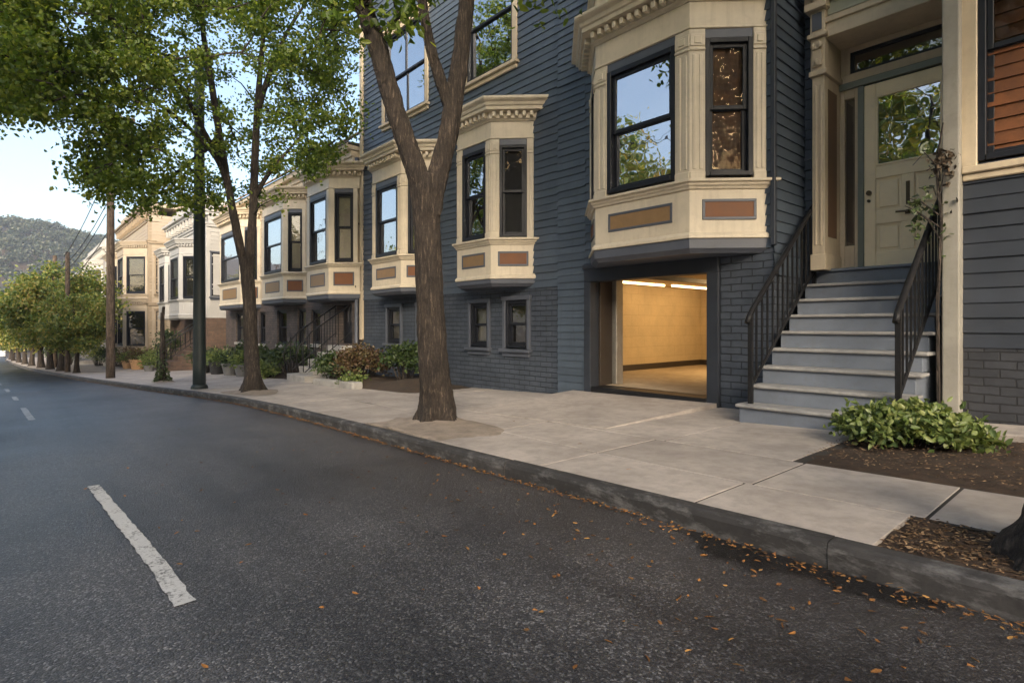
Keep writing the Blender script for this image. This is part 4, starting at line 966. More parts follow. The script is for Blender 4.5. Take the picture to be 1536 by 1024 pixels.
# porch rail and stair of the white house
ps = thing('porch_stairs', (-24.95, 4.6, zg(-25)), 'dark timber porch stairs with thin pale rails under the white house', 'stairs')
for k in range(6): m = MB(); m.box(-25.6, -24.55, 4.3+k*.24, 5.7, zg(-25)-.1 if k == 0 else zg(-25)+.19*k, zg(-25)+.19*(k+1)-.001); m.build('step', MT['brick_brown'], ps, bevel=.01)
for x in (-25.55, -24.6):
    m = MB(); m.tube([(x, 4.25, zg(-25)), (x, 4.25, zg(-25)+.9), (x, 5.65, zg(-25)+1.95)], .02, 6); m.tube([(x, 4.3, zg(-25)+.35), (x, 5.65, zg(-25)+1.35)], .014, 6)
    for k in range(8): y = 4.35+k*.17; m.box(x-.01, x+.01, y-.01, y+.01, zg(-25)+.3+(y-4.25)*.75, zg(-25)+.9+(y-4.25)*.75)
    m.build('railing', MT['iron'], ps)
h4 = far_house('beige_house', 'beige two storey house with a tan sided double bay and bracketed cornice', -41.6, -32.0, 5.0, MT['beige'], MT['beige'],
    [(-35.3, -33.2, .9, lv2(0, (-1.5, -1.05, .7, 1.0), (1.0, 1.5, 3.35, 3.75))), (-40.6, -38.4, .8, lv2(0, (-1.5, -1.05, .6, .95), (.95, 1.5, 3.3, 3.7)))], 5.35, -1.7, seed=43, trim2=MT['tan'], strings=(.95, 3.95), doorx=(-37.6, -36.7))
for zz, hh in ((1.55, 1.8), (-1.0, 1.7)):
    fr_ = dict(o=(-32.0, 5.0, 0), U=(0, 1, 0), Nn=(1, 0, 0)); wall_window(h4, fr_, .28, .62, zz, zz+hh, casing=MT['tan'], cw=.07, head=1)
    for u_ in (-36.4, -38.0)[:1 if zz < 0 else 2]: wall_window(h4, fr_y(5.0), u_, u_+.7, zz+.1, zz+hh, casing=MT['beige'], cw=.12, head=1)
h5 = far_house('porch_house', 'grey house with a dark columned porch behind the leafy street tree', -55, -43.2, 4.5, MT['grey'], MT['white'],
    [(-48.5, -46, .8, [dict(b0=1.4, b1=1.5, belt=2.0, w0=2.1, w1=3.6, f1=3.9)])], 4.6, -2.0, seed=45, doorx=(-50.4, -49.4))
m = MB()
for x in (-45.8, -44.8, -43.8): m.lathe((x, 3.1, zg(-45)+.3), [(.14, 0), (.14, .1), (.10, .15), (.085, 2.3), (.13, 2.35), (.13, 2.45)], 12)
m.build('porch_column', MT['white'], h5)
m = MB(); m.box(-46.3, -43.3, 2.9, 4.5, zg(-45)+2.75, zg(-45)+3.05); m.build('porch_roof', MT['grey'], h5)
m = MB(); m.box(-46.3, -43.3, 2.9, 4.5, zg(-45)-.2, zg(-45)+.3); m.build('porch_floor', MT['stone'], h5)
far_house('cream_house', 'cream house barely showing between the distant street trunks', -74, -57, 4.2, MT['beige'], MT['white'],
    [(-63, -60.5, .9, [dict(b0=-1, b1=-.8, belt=0, w0=.1, w1=1.8, f1=2.2)])], 3.6, -2.6, seed=47, doorx=(-66, -65))
far_house('pale_grey_house', 'pale grey house farthest down the street beyond the tree row', -118, -88, 3.6, MT['white'], MT['grey'],
    [(-98, -95, .9, [dict(b0=-1.6, b1=-1.5, belt=-1, w0=-.9, w1=.8, f1=1.2)])], 2.4, -3.6, seed=49)
# low garden strips in front of these houses
for i, (xa, xb, dy) in enumerate(((-23.5, -14.0, 1.05), (-31.2, -25.7, 1.3), (-41.5, -32.1, 1.3))):
    bed('garden_bed', xb, xa, (lambda d: (lambda x: fac_y(x)-d))(dy), (lambda x: fac_y(x)+.1), .10, 60+i, MT['soil'], 40, 6)
m = MB(); pts = [(-11.9, 4.83), (-9.9, 4.78), (-9.9, 5.0), (-11.9, 5.05)]; m.prism(pts, lambda x, y: zg(x)-.05, lambda x, y: zg(x)+.13)
tag(m.build('bed_edging', MT['stone'], bevel=.03, seg=2), 'pale concrete edging block along the front of the rusty shrub bed', 'edging')
bed('garden_bed', -12.4, -8.1, lambda x: 4.95, lambda x: 6.3, .22, 70, MT['soil'], 30, 12)

# ================================================================== STREET TREES
def t_thing(name, x, y, label, group=None): return thing(name, (x, y, zg(x)), label, 'tree', group)
# 1: the forked tree in front of the blue house
gz = zg(-4.9); D0 = 5.78
r = t_thing('street_tree', -4.9, 3.3, 'large forked tree with thick grey brown trunk between kerb and blue house', 'street trees along the kerb')
base = Vector((-4.9, 3.3, gz-.05)); fork = at(637, 285, 5.78)
tk = ([base, base+Vector((0, 0, .10)), base+Vector((.0, 0, .3)), at(651, 560, 5.80), at(646, 470, 5.8), at(643, 390, 5.8), at(640, 330, 5.8), fork, at(636, 262, 5.78)], [.27, .215, .172, .150, .138, .130, .132, .138, .09])
lA = ([at(641, 320, 5.80), at(628, 268, 5.76), at(606, 205, 5.7), at(586, 140, 5.64), at(566, 70, 5.56), at(541, -5, 5.5), at(520, -90, 5.4), at(485, -220, 5.2)], [.108, .104, .097, .093, .088, .083, .074, .04])
lB = ([at(642, 320, 5.80), at(657, 262, 5.82), at(672, 205, 5.86), at(681, 150, 5.9), at(690, 90, 5.95), at(698, 20, 6.0), at(706, -60, 6.05), at(720, -220, 6.1)], [.108, .102, .096, .092, .084, .080, .074, .04])
lC = ([at(679, 165, 5.88), at(662, 125, 5.86), at(648, 80, 5.8), at(637, 30, 5.75), at(628, -30, 5.7), at(600, -160, 5.6)], [.072, .060, .054, .050, .046, .027])
CL1 = np.concatenate([np.array([q for q in ell(260, (-4.9, 3.0, 5.7), (2.7, 2.3, 1.9), 1, .3, 3.75) if to_px(q)[1] < -130 and (q[0] > -5.4 or q[2] > 5.2)]), np.array([tuple(at(px, py, d)) for px, py, d in ((565, -10, 5.3), (590, 0, 5.4), (612, 25, 5.5), (585, 35, 5.4), (625, -10, 5.9), (745, -35, 6.0), (785, -30, 6.05), (820, -28, 6.1), (812, -8, 6.1), (520, 5, 5.3))])])
tree(r, [tk, lA, lB, lC], CL1, 13500, .105, .062, MT['leaf'], MT['bark'], seed=3, spread=(.15, .15, .12), sides=84, jit=.05, step=.025, ridge=.017)
# 2: the tree with two upright leaders and the wide crown
gz2 = zg(-11.04); D2 = 10.62
r = t_thing('street_tree', -11.04, 3.35, 'wide crowned tree with twin upright limbs beside the dark pole', 'street trees along the kerb')
b2 = Vector((-11.04, 3.35, gz2-.05))
tk = ([b2, b2+Vector((0, 0, .12)), b2+Vector((0, 0, .4)), at(376, 510, D2), at(374, 450, D2), at(370, 405, D2), at(368, 385, D2)], [.27, .20, .135, .118, .113, .113, .08])
lA = ([at(371, 412, D2), at(360, 370, D2), at(348, 310, D2-.1), at(338, 255, D2-.2), at(328, 195, D2-.3), at(318, 130, D2-.4), at(305, 50, D2-.5), at(298, -40, D2-.6), at(290, -150, D2-.8)], [.085, .078, .068, .063, .058, .052, .043, .032, .016])
lB = ([at(372, 412, D2), at(376, 370, D2), at(380, 310, D2+.1), at(382, 250, D2+.2), at(385, 180, D2+.3), at(390, 110, D2+.4), at(396, 30, D2+.4), at(400, -120, D2+.5)], [.082, .076, .071, .067, .060, .048, .038, .016])
lC = ([at(338, 252, D2-.2), at(310, 205, D2-.7), at(270, 130, D2-1.4), at(225, 75, D2-2.0), at(170, 30, D2-2.7), at(110, 20, D2-3.2)], [.052, .043, .037, .031, .024, .012])
lD = ([at(346, 290, D2-.1), at(322, 235, D2-.5), at(270, 180, D2-1.1), at(205, 140, D2-1.9), at(120, 110, D2-2.7), at(50, 110, D2-3.1)], [.046, .038, .032, .026, .020, .011])
lE = ([at(386, 165, D2+.3), at(405, 110, D2+.5), at(430, 50, D2+.7), at(462, 0, D2+.8)], [.06, .05, .036, .02])
lF = ([at(380, 300, D2+.1), at(398, 268, D2+.3), at(420, 240, D2+.5), at(455, 200, D2+.7)], [.05, .04, .03, .015])
lG = ([at(330, 205, D2-.3), at(290, 240, D2-.3), at(240, 275, D2-.4), at(190, 285, D2-.6)], [.05, .038, .028, .014])
g = np.random.default_rng(77)
def inside(px, py):                                    # the crown's ragged outline as surveyed: lower edge for each bearing
    lo = [(-40, 165), (0, 178), (40, 168), (70, 178), (95, 190), (115, 225), (125, 255), (135, 280), (165, 300), (200, 308), (240, 325), (275, 340), (300, 328), (320, 312), (345, 318), (395, 318), (415, 300), (440, 275), (470, 255), (500, 235), (528, 200), (535, 60), (560, -60)]
    for (a, ya), (b, yb) in zip(lo, lo[1:]):
        if a <= px <= b: return py < ya+(yb-ya)*(px-a)/(b-a)
    return False
C = []
while len(C) < 640:
    px, py = g.uniform(-60, 545), g.uniform(-120, 365); t = min(1, max(0, (px-0)/330))
    d = (D2-3.0)+2.6*t+g.uniform(-1, 1)*(.9+1.0*t)
    if not inside(px, py): continue
    if py > 120 and px > 180 and g.uniform() < .30: continue
    if 285 < px < 425 and py > 40 and d < D2+.25 and g.uniform() < .85: continue
    p = at(px, py, d)
    if p.y > 6.0 or (p.y > 5.3 and p.z < 3.9): continue
    C.append(tuple(p))
C = np.array(C)
tree(r, [tk, lA, lB, lC, lD, lE, lF, lG], C, 88000, .068, .048, MT['leaf'], MT['bark2'], seed=8, spread=(.145, .145, .10), sides=48, jit=.05, step=.05, ridge=.012)
# 3: the tree at the right edge, over the camera
gz3 = zg(-.15); r = t_thing('street_tree', -.15, 2.80, 'dark trunk flaring into wood chips at the right edge beside the kerb', 'street trees along the kerb')
b3 = Vector((-.15, 2.80, gz3-.06)); k3 = lambda dx, dy, z: b3+Vector((dx, dy, z))
tk = ([k3(0, 0, 0), k3(0, 0, .06), k3(0.01, 0, .16), k3(.02, .01, .32), k3(.03, .02, .6), k3(.06, .02, 1.2), k3(.12, .05, 2.2), k3(.2, .1, 3.0)], [.27, .22, .178, .158, .147, .142, .133, .11])
l1 = ([k3(.18, .1, 2.8), k3(.0, -.1, 3.6), k3(-.4, -.3, 4.6), k3(-.8, -.5, 5.6)], [.09, .075, .05, .02]); l2 = ([k3(.18, .1, 2.8), k3(.6, .3, 3.6), k3(1.0, .6, 4.6), k3(1.3, .8, 5.8)], [.09, .075, .05, .02])
tree(r, [tk, l1, l2], np.array([q for q in ell(300, (.35, 3.0, 4.9), (2.9, 2.4, 2.0), 5, .3, 2.9) if -CA*q[0]+SA*q[1] < .3 or to_px(q)[1] < -110 or to_px(q)[0] > 1720]), 13000, .12, .07, MT['leaf'], MT['bark2'], seed=13, sides=84, jit=.05, step=.025, ridge=.012)
# ivy-clad dead stem near the dark pole
s = t_thing('tree_stump', -16.6, 2.88, 'slim dead stem with an ivy covered foot beside the dark pole'); s['category'] = 'tree stump'
b = Vector((-16.6, 2.88, zg(-16.6)-.04)); m = MB(); sp, sr = spline([b, b+Vector((0, 0, .1)), b+Vector((0, 0, .35)), b+Vector((.02, 0, .9)), b+Vector((-.03, 0, 1.5)), b+Vector((.04, .02, 1.95))], [.19, .10, .07, .058, .048, .03], .08); m.tube(sp, sr, 14, jit=.12, seed=2); m.tube([b+Vector((-.02, 0, 1.4)), b+Vector((-.16, .0, 1.62)), b+Vector((-.19, 0, 1.8))], [.035, .028, .015], 6); m.build('trunk', MT['bark2'], s, smooth=True, recalc=False)
g = np.random.default_rng(6); n = 330; a = g.uniform(0, 6.28, n); zz = g.beta(1, 3.2, n)*1.0; rr_ = .075+.12*np.exp(-zz*5)
leaves('ivy', np.stack([b.x+rr_*np.cos(a), b.y+rr_*np.sin(a), b.z+.08+zz], 1), .07, .05, MT['ivy'], s, seed=4)
# the avenue further down: three grown shapes, planted again and again
def make_far(seed, H, rx, n=19000, L=.135):
    r = thing('street_tree', (0, 0, 0), 'x', 'tree', 'far street trees'); v = lambda x, y, z: Vector((x, y, z))
    g = random.Random(seed)
    limbs = [([v(0, 0, -.1), v(0, 0, .1), v(.02, 0, .5), v(.05, .02, 1.3), v(.0, .05, H*.42)], [.26, .17, .125, .11, .095])]
    for k in range(5):
        a = k*1.257+g.uniform(-.3, .3); limbs.append(([v(0, .04, H*.36), v(.35*rx*math.cos(a), .35*rx*math.sin(a), H*.55), v(.62*rx*math.cos(a), .62*rx*math.sin(a), H*.80)], [.10, .065, .025]))
    c = np.concatenate([ell(70, (0, 0, H*.62), (rx, rx, H*.36), seed, .5), ell(30, (rx*.45, -.3, H*.5), (rx*.7, rx*.7, H*.22), seed+1, .4), ell(26, (-rx*.4, .3, H*.55), (rx*.7, rx*.7, H*.24), seed+2, .4)])
    tree(r, limbs, c, n, L, L*.78, MT['leaf_far'], MT['bark_far'], seed=seed, spread=(.24, .24, .17), sides=12, jit=.05); return r
protos = [make_far(21, 5.0, 1.75), make_far(22, 5.4, 1.9), make_far(23, 4.6, 1.7), make_far(24, 5.2, 1.75, 22000, .085)]
AV = [(-27.4, 1.9, 0, .66, 'slender yellow green tree closest to the tall wooden pole in the far row'), (-31.0, 1.62, 1, .92, 'broad tree just beyond the shorter wooden pole in the far row'),
      (-34.9, 1.42, 0, .98, 'tree with the second thick trunk beyond the shorter wooden pole'), (-38.8, 1.2, 2, 1.05, 'low tree with the third trunk beyond the shorter wooden pole'), (-45, .95, 1, 1.0, 'dark tree in the middle of the distant row'),
      (-53, .75, 0, 1.05, 'tree past the middle of the distant row, near the road bend'), (-62, .5, 2, 1.15, 'tall tree where the distant kerb meets the bend'), (-75, .2, 1, 1.1, 'tree near the far end of the avenue'), (-92, 0, 0, 1.25, 'farthest tree on the house side of the avenue'),
      (-70, -6.6, 1, 1.2, 'tree across the road at the far bend'), (-95, -6.6, 0, 1.25, 'tree across the road beyond the far bend'), (-125, -6.2, 2, 1.3, 'last tree across the road, at the vanishing point'), (-128, .2, 1, 1.3, 'last tree of the avenue, in front of the hill')]
used = set()
def plant(k, x, y, s, rz, label, group):
    if k in used: o = copy_tree(protos[k])
    else: o = protos[k]; used.add(k)
    o.location = (x, y, zg(x)); o.scale = (s, s, s*.98); o.rotation_euler = (0, 0, rz); o['label'] = label; o['group'] = group
for i, (x, y, k, s, lb) in enumerate(AV): plant(k, x, y, s, i*1.9, lb, 'far street trees')
# across the street (what the windows mirror)
OPPT = [(-4.9, -4.3, 3, 1.62, 'tree across the street opposite the cream door'), (-15.0, -6.4, 3, 1.9, 'tree across the street opposite the big bay'), (-12.2, -6.6, 3, 1.36, 'smaller tree across the street beside the one facing the big bay'), (-21.5, -5.4, 3, 1.55, 'tree across the street opposite the small bays'), (-27, -5.6, 1, 1.3, 'tree across the street opposite the brick house'), (15, -4.6, 1, 1.4, 'tree across the street behind the right of the camera')]
for i, (x, y, k, s, lb) in enumerate(OPPT): plant(k, x, y, s, i*2.3+.7, lb, 'trees across the street')
def opp_house(name, label, x0, x1, y0, y1, top, wm, seed):  # unseen houses, added for shade and as dark shapes in window reflections
    h = thing(name, ((x0+x1)/2, y1, zg(x0)), label, 'house'); fr = dict(o=(0, y1, 0), U=(-1, 0, 0), Nn=(0, 1, 0))
    m = MB(); m.box(x0, x1, y0, y1-.03, -3, top); m.build('wall', wm, h)
    w = MB().frame(**fr); ops = []
    for fz in (.2, 3.0, 5.8, 8.6, 11.4):
        if fz+1.9 > top: continue
        for k in range(3): u = -x1+(x1-x0)*(k+.5)/3; ops.append((u-.5, u+.5, fz, fz+1.8))
    siding(w, -x1, -x0, -2, top, ops, .15, seed); w.build('clapboard_wall', wm, h, recalc=False)
    for o in ops: wall_window(h, fr, *o, casing=MT['cream2'], cw=.1)
    m = MB(); xm = (x0+x1)/2; m.v = [(x0-.4, y0-.4, top), (x1+.4, y0-.4, top), (x1+.4, y1+.4, top), (x0-.4, y1+.4, top), (xm, y0-.4, top+2.4), (xm, y1+.4, top+2.4)]; m.f = [(0, 1, 4), (3, 5, 2), (0, 4, 5, 3), (1, 2, 5, 4), (0, 3, 2, 1)]; m.build('roof', MT['roof_grey'], h)
opp_house('opposite_house', 'tan house across the street behind the camera', -3.2, 6.3, -24, -16.0, 7.8, MT['tan'], 81)
opp_house('opposite_house', 'grey house across the street, second from the camera', 7.5, 16, -24, -15.6, 9.0, MT['grey'], 82)
opp_house('opposite_house', 'beige house across the street, third from the camera', 20, 31, -22, -12.4, 10.5, MT['tan'], 83)

# ================================================================== POLES AND WIRES
def pole(name, x, y, top, rad, mat, label, cat, arms=0, lean=(0, 0)):
    t = thing(name, (x, y, zg(x)), label, cat); m = MB(); z0 = zg(x)-.05; n = 14
    pts = [(x+lean[0]*k/n, y+lean[1]*k/n, z0+(top-z0)*k/n) for k in range(n+1)]
    m.tube(pts, [rad*(1-.28*k/n) for k in range(n+1)], 16, jit=.012); m.build('shaft', mat, t, smooth=True, recalc=False)
    for k in range(arms):
        a = MB(); zz = top-.35-.6*k; a.box(x-.05, x+.05, y-.62, y+.62, zz, zz+.09); ao = a.build('crossarm', mat, t, bevel=.008)
        for q in (-.55, -.25, .25, .55):
            a = MB(); a.lathe((x, y+q, zz+.09), [(.015, 0), (.03, .03), (.022, .06), (.03, .08), (.012, .11)], 8); a.build('insulator', MT['stone'], ao)
    return t
p1 = pole('utility_pole', -20.76, 2.25, 6.6, .120, MT['pole'], 'tall weathered wooden pole rising into the leaves in front of the beige house', 'utility pole', 2)
p2 = pole('utility_pole', -29.0, 1.72, 2.95, .10, MT['pole'], 'shorter slim wooden pole among the far street trees', 'utility pole', 0)
p3 = pole('utility_pole', -38.5, 1.75, 3.7, .12, MT['pole'], 'most distant wooden pole, its top showing above the tree crowns', 'utility pole', 0)
p4 = pole('utility_pole', -9.5, -4.9, 6.8, .16, MT['pole'], 'wooden pole across the street carrying the overhead wire', 'utility pole', 1)
lp = pole('lamp_post', -13.05, 2.92, 5.6, .125, MT['lamp'], 'dark green painted metal pole between kerb and brick house', 'lamp post', 0)
m = MB(); m.lathe((-13.05, 2.92, zg(-13.05)), [(.16, -.02), (.16, .04), (.145, .07), (.13, .09)], 18); m.build('base_collar', MT['lamp'], lp, bevel=.005)
m = MB(); m.lathe((-13.05, 2.92, 5.58), [(.098, 0), (.105, .04), (.08, .10), (.03, .15)], 16); m.build('cap', MT['lamp'], lp, smooth=True)
def wire(a, b, sag, r_, label, grp):
    a, b = Vector(a), Vector(b); pts = [a+(b-a)*t+Vector((0, 0, -sag*4*t*(1-t))) for t in [k/18 for k in range(19)]]
    m = MB(); m.tube(pts, r_, 5); return tag(m.build('overhead_wire', MT['wire'], recalc=False), label, 'wire', grp)
for k, (za, zb, q) in enumerate(((4.4, 2.75, -.1), (3.9, 2.6, .06), (3.35, 2.2, -.05), (2.95, 1.8, .05))):
    wire((-20.9, 2.2+q, za), (-29.0, 1.7+q, zb), .18, .012, ('topmost', 'second highest', 'third highest', 'lowest')[k]+' wire running down from the tall wooden pole to the short pole', 'wires between the poles')
for k, q in enumerate((-.05, .07)):
    wire((-29.0, 1.7+q, 2.6-.5*k), (-38.5, 1.75+q, 3.2-.5*k), .25, .012, ('upper', 'lower')[k]+' wire between the short pole and the most distant pole', 'wires between the poles')
for k in range(2): wire((-20.8, 2.0+.4*k, 6.2-.1*k), (-9.5, -5.2+.4*k, 6.5), .75+.12*k, .011, ('left', 'right')[k]+' wire crossing above the street toward the pole opposite', 'wires over the street')

# ================================================================== PLANTS, POTS
BX, BY = -1.17, 4.86
shrub('leafy_bush', BX, BY, zg(BX)-.02, .42, .28, .28, 4300, .058, .035, MT['shrub'], 'bright green leafy bush on wood chips in front of the grey steps', seed=2, droop=-.1, clumps=85, sp=.055)
shrub('rusty_bush', -10.7, 5.35, zg(-10.7)+.08, .8, .34, .66, 3000, .075, .04, MT['shrub_rust'], 'rust brown bushy shrub in the bed by the blue house', seed=4, clumps=75, sp=.085)
shrub('dark_bush', -11.75, 5.25, zg(-11.75)+.06, .5, .3, .55, 1900, .08, .045, MT['shrub_dark'], 'dark green shrub between the stone steps and the rusty shrub', seed=5, clumps=45)
shrub('green_bush', -9.35, 5.55, zg(-9.35)+.08, .5, .3, .72, 1200, .08, .05, MT['shrub_dark'], 'taller loose green shrub under the basement window of the blue house', seed=6, clumps=30)
shrub('lime_plant', -10.35, 5.02, zg(-10.35)+.04, .2, .12, .2, 420, .07, .04, MT['shrub'], 'small lime green plant at the front edge of the rusty bush', cat='plant', seed=7, clumps=18)
for i, (x, y, rx, h, mt, lb) in enumerate(((-14.9, 5.5, .5, .85, 'shrub_dark', 'dark shrub against the brick wall left of the stone steps'), (-16.4, 5.4, .6, .6, 'shrub_dark', 'low dark green shrub under the middle brick wall windows'), (-15.6, 5.1, .28, .28, 'shrub', 'yellow green tuft on the pavement edge below the brick wall'),
      (-18.1, 5.35, .55, .9, 'shrub_dark', 'upright green shrub just right of the twin limbed tree'), (-20.0, 5.3, .6, .65, 'shrub', 'grassy green shrub behind the black planter'), (-22.2, 5.3, .7, .7, 'shrub_dark', 'dark shrub at the corner of the brick house'),
      (-26.2, 4.7, .35, 1.7, 'shrub_dark', 'narrow upright evergreen in front of the white house'), (-28.2, 4.6, .7, .8, 'shrub', 'light green shrub in front of the white house'), (-31.4, 4.2, .9, .8, 'shrub_rust', 'golden brown shrub behind the tan pots'),
      (-35.5, 3.9, 1.1, .9, 'shrub_dark', 'low spreading shrub in front of the beige house'), (-38.5, 3.6, 1.1, 1.0, 'shrub', 'bright green mound of a shrub left of the tall wooden pole'), (-44, 2.7, 1.3, 1.2, 'shrub_dark', 'dark hedge like shrub in front of the porch'), (-50, 2.4, 1.3, 1.2, 'shrub_dark', 'dark shrub behind the far trunks'), (-56, 2.4, 1.5, 1.4, 'shrub_dark', 'most distant dark shrub behind the far trunks'))):
    shrub('garden_shrub', x, y, zg(x)+.03, rx, min(rx, .5), h, int(700+500*rx), .10, .055, MT[mt], lb, group='shrubs along the house fronts', seed=20+i, clumps=int(24+26*rx), sp=.09+.05*rx)
def pot(x, y, r_, h, mat, label, plant_=None, seed=0):
    t = thing('planter_pot', (x, y, zg(x)), label, 'planter', 'pots along the house fronts'); z = zg(x)+.005
    m = MB(); m.lathe((x, y, z), [(r_*.72, 0), (r_*.8, h*.3), (r_*.95, h*.85), (r_*1.06, h*.86), (r_*1.06, h), (r_*.92, h), (r_*.9, h*.9)], 20); m.build('pot', mat, t)
    g = np.random.default_rng(seed); n = 350; C_ = g.normal(size=(n, 3))*np.array((r_*.7, r_*.7, r_*.45))+np.array((x, y, z+h+r_*.5)); C_[:, 2] = np.maximum(C_[:, 2], z+h*.9)
    leaves('foliage', C_, .10, .045, plant_ or MT['shrub_dark'], t, seed=seed, flat=.2, droop=-.2)
for i, (x, y, r_, h, mt, pm, lb) in enumerate(((-17.2, 4.95, .22, .34, 'pot_grey', 'shrub', 'grey planter just left of the twin limbed tree trunk'), (-18.4, 4.95, .24, .36, 'pot_grey', 'shrub_dark', 'grey planter beside the black planters'), (-19.6, 4.9, .26, .40, 'pot_black', 'shrub', 'black planter nearest the grey planters'),
      (-21.0, 4.8, .26, .44, 'pot_black', 'shrub_dark', 'black planter with dark leaves close to the dark pole'), (-28.3, 4.0, .30, .42, 'pot_tan', 'shrub_rust', 'larger tan clay pot with golden plant in front of the beige house'), (-30.2, 3.9, .24, .36, 'pot_tan', 'shrub', 'smaller tan clay pot near the tall wooden pole'), (-25.6, 4.0, .22, .22, 'pot_grey', 'shrub', 'low pale bowl beside the ivy clad stem'))):
    pot(x, y, r_, h, MT[mt], lb, MT[pm], 40+i)
# vine on the corner post and rail
vn = thing('climbing_vine', (-1.2, 6.0, zg(-1.2)), 'climbing vine with a dry brown tuft on the cream corner post and handrail', 'vine')
m = MB(); m.tube([(-1.23, 6.03, -.8), (-1.24, 6.04, .2), (-1.21, 6.03, .9), (-1.25, 6.03, 1.4), (-1.2, 6.04, 1.75)], [.016, .014, .012, .010, .006], 6)
for k in range(7): a = k*1.1; m.tube([(-1.22, 6.03, .75+.1*k), (-1.28-.1*math.sin(a), 5.98-.04*math.cos(a), .9+.1*k), (-1.38-.1*math.sin(a), 6.0, 1.0+.07*k)], [.008, .006, .003], 5)
m.build('stem', MT['bark2'], vn, recalc=False)
g = np.random.default_rng(9)
P = np.concatenate([g.normal(size=(52, 3))*(.04, .03, .11)+(-1.37, 6.0, .95), g.normal(size=(12, 3))*(.03, .02, .2)+(-1.2, 6.03, .9), g.normal(size=(22, 3))*(.03, .03, .10)+(-1.30, 6.02, 1.1)])
leaves('leaves', P, .060, .034, MT['ivy'], vn, seed=3)
P = np.concatenate([g.normal(size=(80, 3))*(.04, .03, .06)+(-1.20, 6.03, 1.42), g.normal(size=(22, 3))*(.02, .02, .10)+(-1.15, 6.04, 1.25)])
leaves('dry_leaves', P, .055, .034, chips('dry_vine', [(.03, .022, .015), (.07, .05, .03), (.12, .08, .05)]), vn, seed=5)

# ================================================================== A CAR FAR DOWN THE ROAD
cr = thing('parked_car', (-150, -1.6, zg(-150)-KD), 'small pale car far down the street at the vanishing point', 'car'); z = zg(-150)-KD
m = MB(); prof_ = [(-2.1, .3), (-2.15, .65), (-2.0, .85), (-1.2, .95), (-.6, 1.42), (.9, 1.45), (1.6, 1.0), (2.1, .9), (2.15, .4), (2.0, .3)]
def carbody(mb, pr, w, dx=0): n = len(pr); b = len(mb.v); mb.v += [(-150+u, -1.6-w, z+v) for u, v in pr]+[(-150+u, -1.6+w, z+v) for u, v in pr]; mb.f += [tuple(range(b, b+n)), tuple(range(b+2*n-1, b+n-1, -1))]+[(b+i, b+(i+1) % n, b+n+(i+1) % n, b+n+i) for i in range(n)]
carbody(m, prof_, .85); m.build('body', MT['car'], cr, bevel=.08, seg=2)
m = MB(); carbody(m, [(-1.1, .97), (-.58, 1.36), (.85, 1.39), (1.45, 1.0)], .86); m.build('window', MT['dark'], cr)
for sx in (-1.35, 1.35):
    for sy in (-.8, .8): m = MB(); m.tube([(-150+sx, -1.6+sy-.1, z+.32), (-150+sx, -1.6+sy+.1, z+.32)], .32, 16); m.build('wheel', MT['tyre'], cr)
for sy in (-.6, .6): m = MB(); m.box(-147.9, -147.82, -1.6+sy-.15, -1.6+sy+.15, z+.6, z+.75); m.build('headlight', MT['stone'], cr)

# ================================================================== HILL
def hz(x, y):
    d = -x-215
    if d <= 0: return -8.0
    ridge = 52*math.exp(-((y+25)/135)**2)+20*math.exp(-((y-120)/120)**2)+18*math.exp(-((y+170)/110)**2)
    t = min(1, d/190); s = t*t*(3-2*t)
    return -8+ridge*s*(1-.25*max(0, (d-190)/200))+2.5*math.sin(x*.05+y*.03)*s+2*math.sin(y*.09-x*.02)*s
m = MB(); xs = frange(-205, -560, -9); ys = frange(-330, 330, 9)
for x in xs:
    for y in ys: m.v.append((x, y, hz(x, y)))
for i in range(len(xs)-1):
    for k in range(len(ys)-1): a = i*len(ys)+k; m.f.append((a, a+1, a+len(ys)+1, a+len(ys)))
m.build('hills', MT['soil'], smooth=True, recalc=False)['kind'] = 'structure'
g = np.random.default_rng(14); P = []; nt_ = 0
while nt_ < 3600:
    x, y = g.uniform(-500, -218), g.uniform(-70, 170)
    if y > 40 and g.uniform() < .45: continue
    nt_ += 1; R_ = g.uniform(1.8, 3.6); n = 64; v = g.normal(size=(n, 3)); v /= np.linalg.norm(v, axis=1)[:, None]; v[:, 2] = np.abs(v[:, 2])*1.25-.15
    P.append(np.array((x, y, hz(x, y)+R_*.4))+v*R_*g.uniform(.75, 1.05, (n, 1)))
fo = leaves('forest', np.concatenate(P), 1.15, .9, MT['leaf_hill'], None, seed=15, droop=0); fo['kind'] = 'stuff'; fo['label'] = 'hazy wooded hillside above the end of the street'

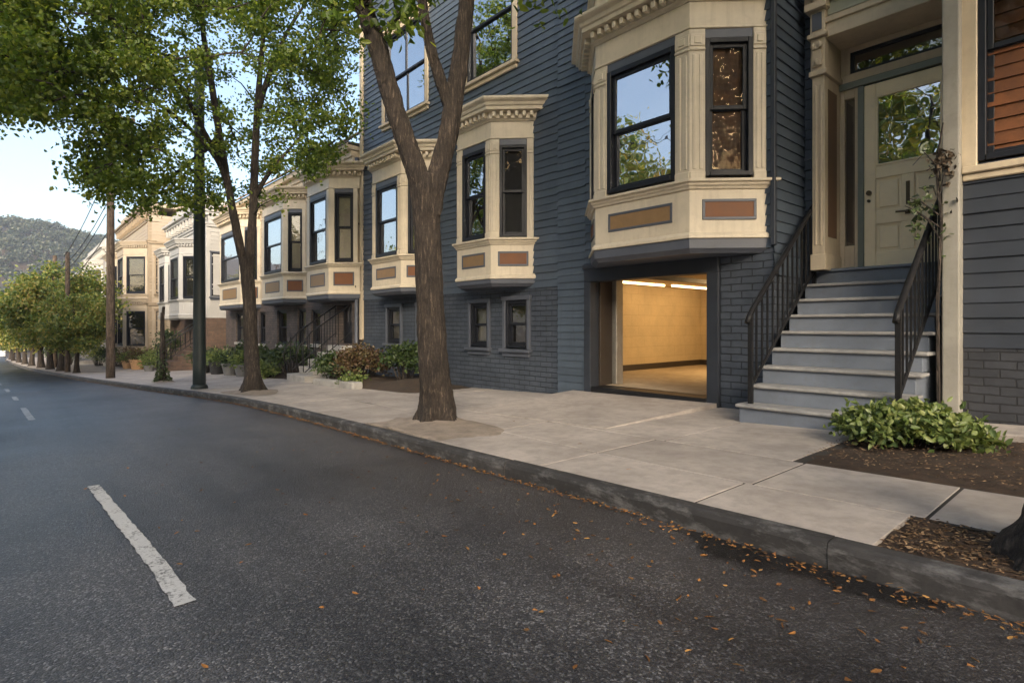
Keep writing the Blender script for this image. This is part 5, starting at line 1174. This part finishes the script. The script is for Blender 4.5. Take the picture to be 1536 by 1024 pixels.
# the evening air over the whole street
m = MB(); m.box(-640, 230, -420, 420, -10.5, 75); hzo = m.build('haze', None, recalc=True); hzo['kind'] = 'stuff'
vm_ = bpy.data.materials.new('haze_air'); vm_.use_nodes = True; vn_ = vm_.node_tree; vn_.nodes.remove(vn_.nodes['Principled BSDF'])
pv = vn_.nodes.new('ShaderNodeVolumePrincipled'); pv.inputs['Color'].default_value = (.80, .88, 1.0, 1); pv.inputs['Density'].default_value = .0007; pv.inputs['Anisotropy'].default_value = .2
vn_.links.new(pv.outputs[0], vn_.nodes['Material Output'].inputs['Volume']); hzo.data.materials.clear(); hzo.data.materials.append(vm_)

# ================================================================== LIGHT, SKY, CAMERA
SUN_EL, SUN_AZ = R(22), math.atan2(-.60, .80)          # azimuth of the sun in the xy plane
wd = bpy.data.worlds.new('World'); sc.world = wd; wd.use_nodes = True; nt = wd.node_tree
sky = nt.nodes.new('ShaderNodeTexSky'); sky.sky_type = 'NISHITA'; sky.sun_disc = False; sky.sun_elevation = SUN_EL
sky.sun_rotation = math.pi/2-SUN_AZ; sky.air_density = 1.0; sky.dust_density = 3.3; sky.ozone_density = .5
nt.links.new(sky.outputs[0], nt.nodes['Background'].inputs[0]); nt.nodes['Background'].inputs[1].default_value = .105
sl = bpy.data.lights.new('sun', 'SUN'); sl.energy = 1.5; sl.angle = R(24); sl.color = (1.0, .87, .70)
so = bpy.data.objects.new('sun', sl); COL.objects.link(so)
dv = Vector((math.cos(SUN_AZ)*math.cos(SUN_EL), math.sin(SUN_AZ)*math.cos(SUN_EL), math.sin(SUN_EL)))
so.rotation_euler = (-dv).to_track_quat('-Z', 'Y').to_euler(); so.location = dv*60
cam = bpy.data.cameras.new('camera'); cam.sensor_width = 36; cam.lens = 36*FPX/1536; cam.shift_y = -(512-YH)/1536; cam.clip_end = 3000; cam.clip_start = .02
co = bpy.data.objects.new('camera', cam); COL.objects.link(co); co.rotation_euler = (R(90), 0, math.pi/2-AL); sc.camera = co
sc.view_settings.view_transform = 'Standard'; sc.view_settings.look = 'None'; sc.view_settings.gamma = 1; sc.view_settings.exposure = 1.92
try:
    sc.cycles.max_bounces = 8; sc.cycles.diffuse_bounces = 3; sc.cycles.glossy_bounces = 4; sc.cycles.transparent_max_bounces = 12; sc.cycles.transmission_bounces = 4
    sc.cycles.use_denoising = True; sc.cycles.sample_clamp_indirect = 6
except Exception as e: print(e)
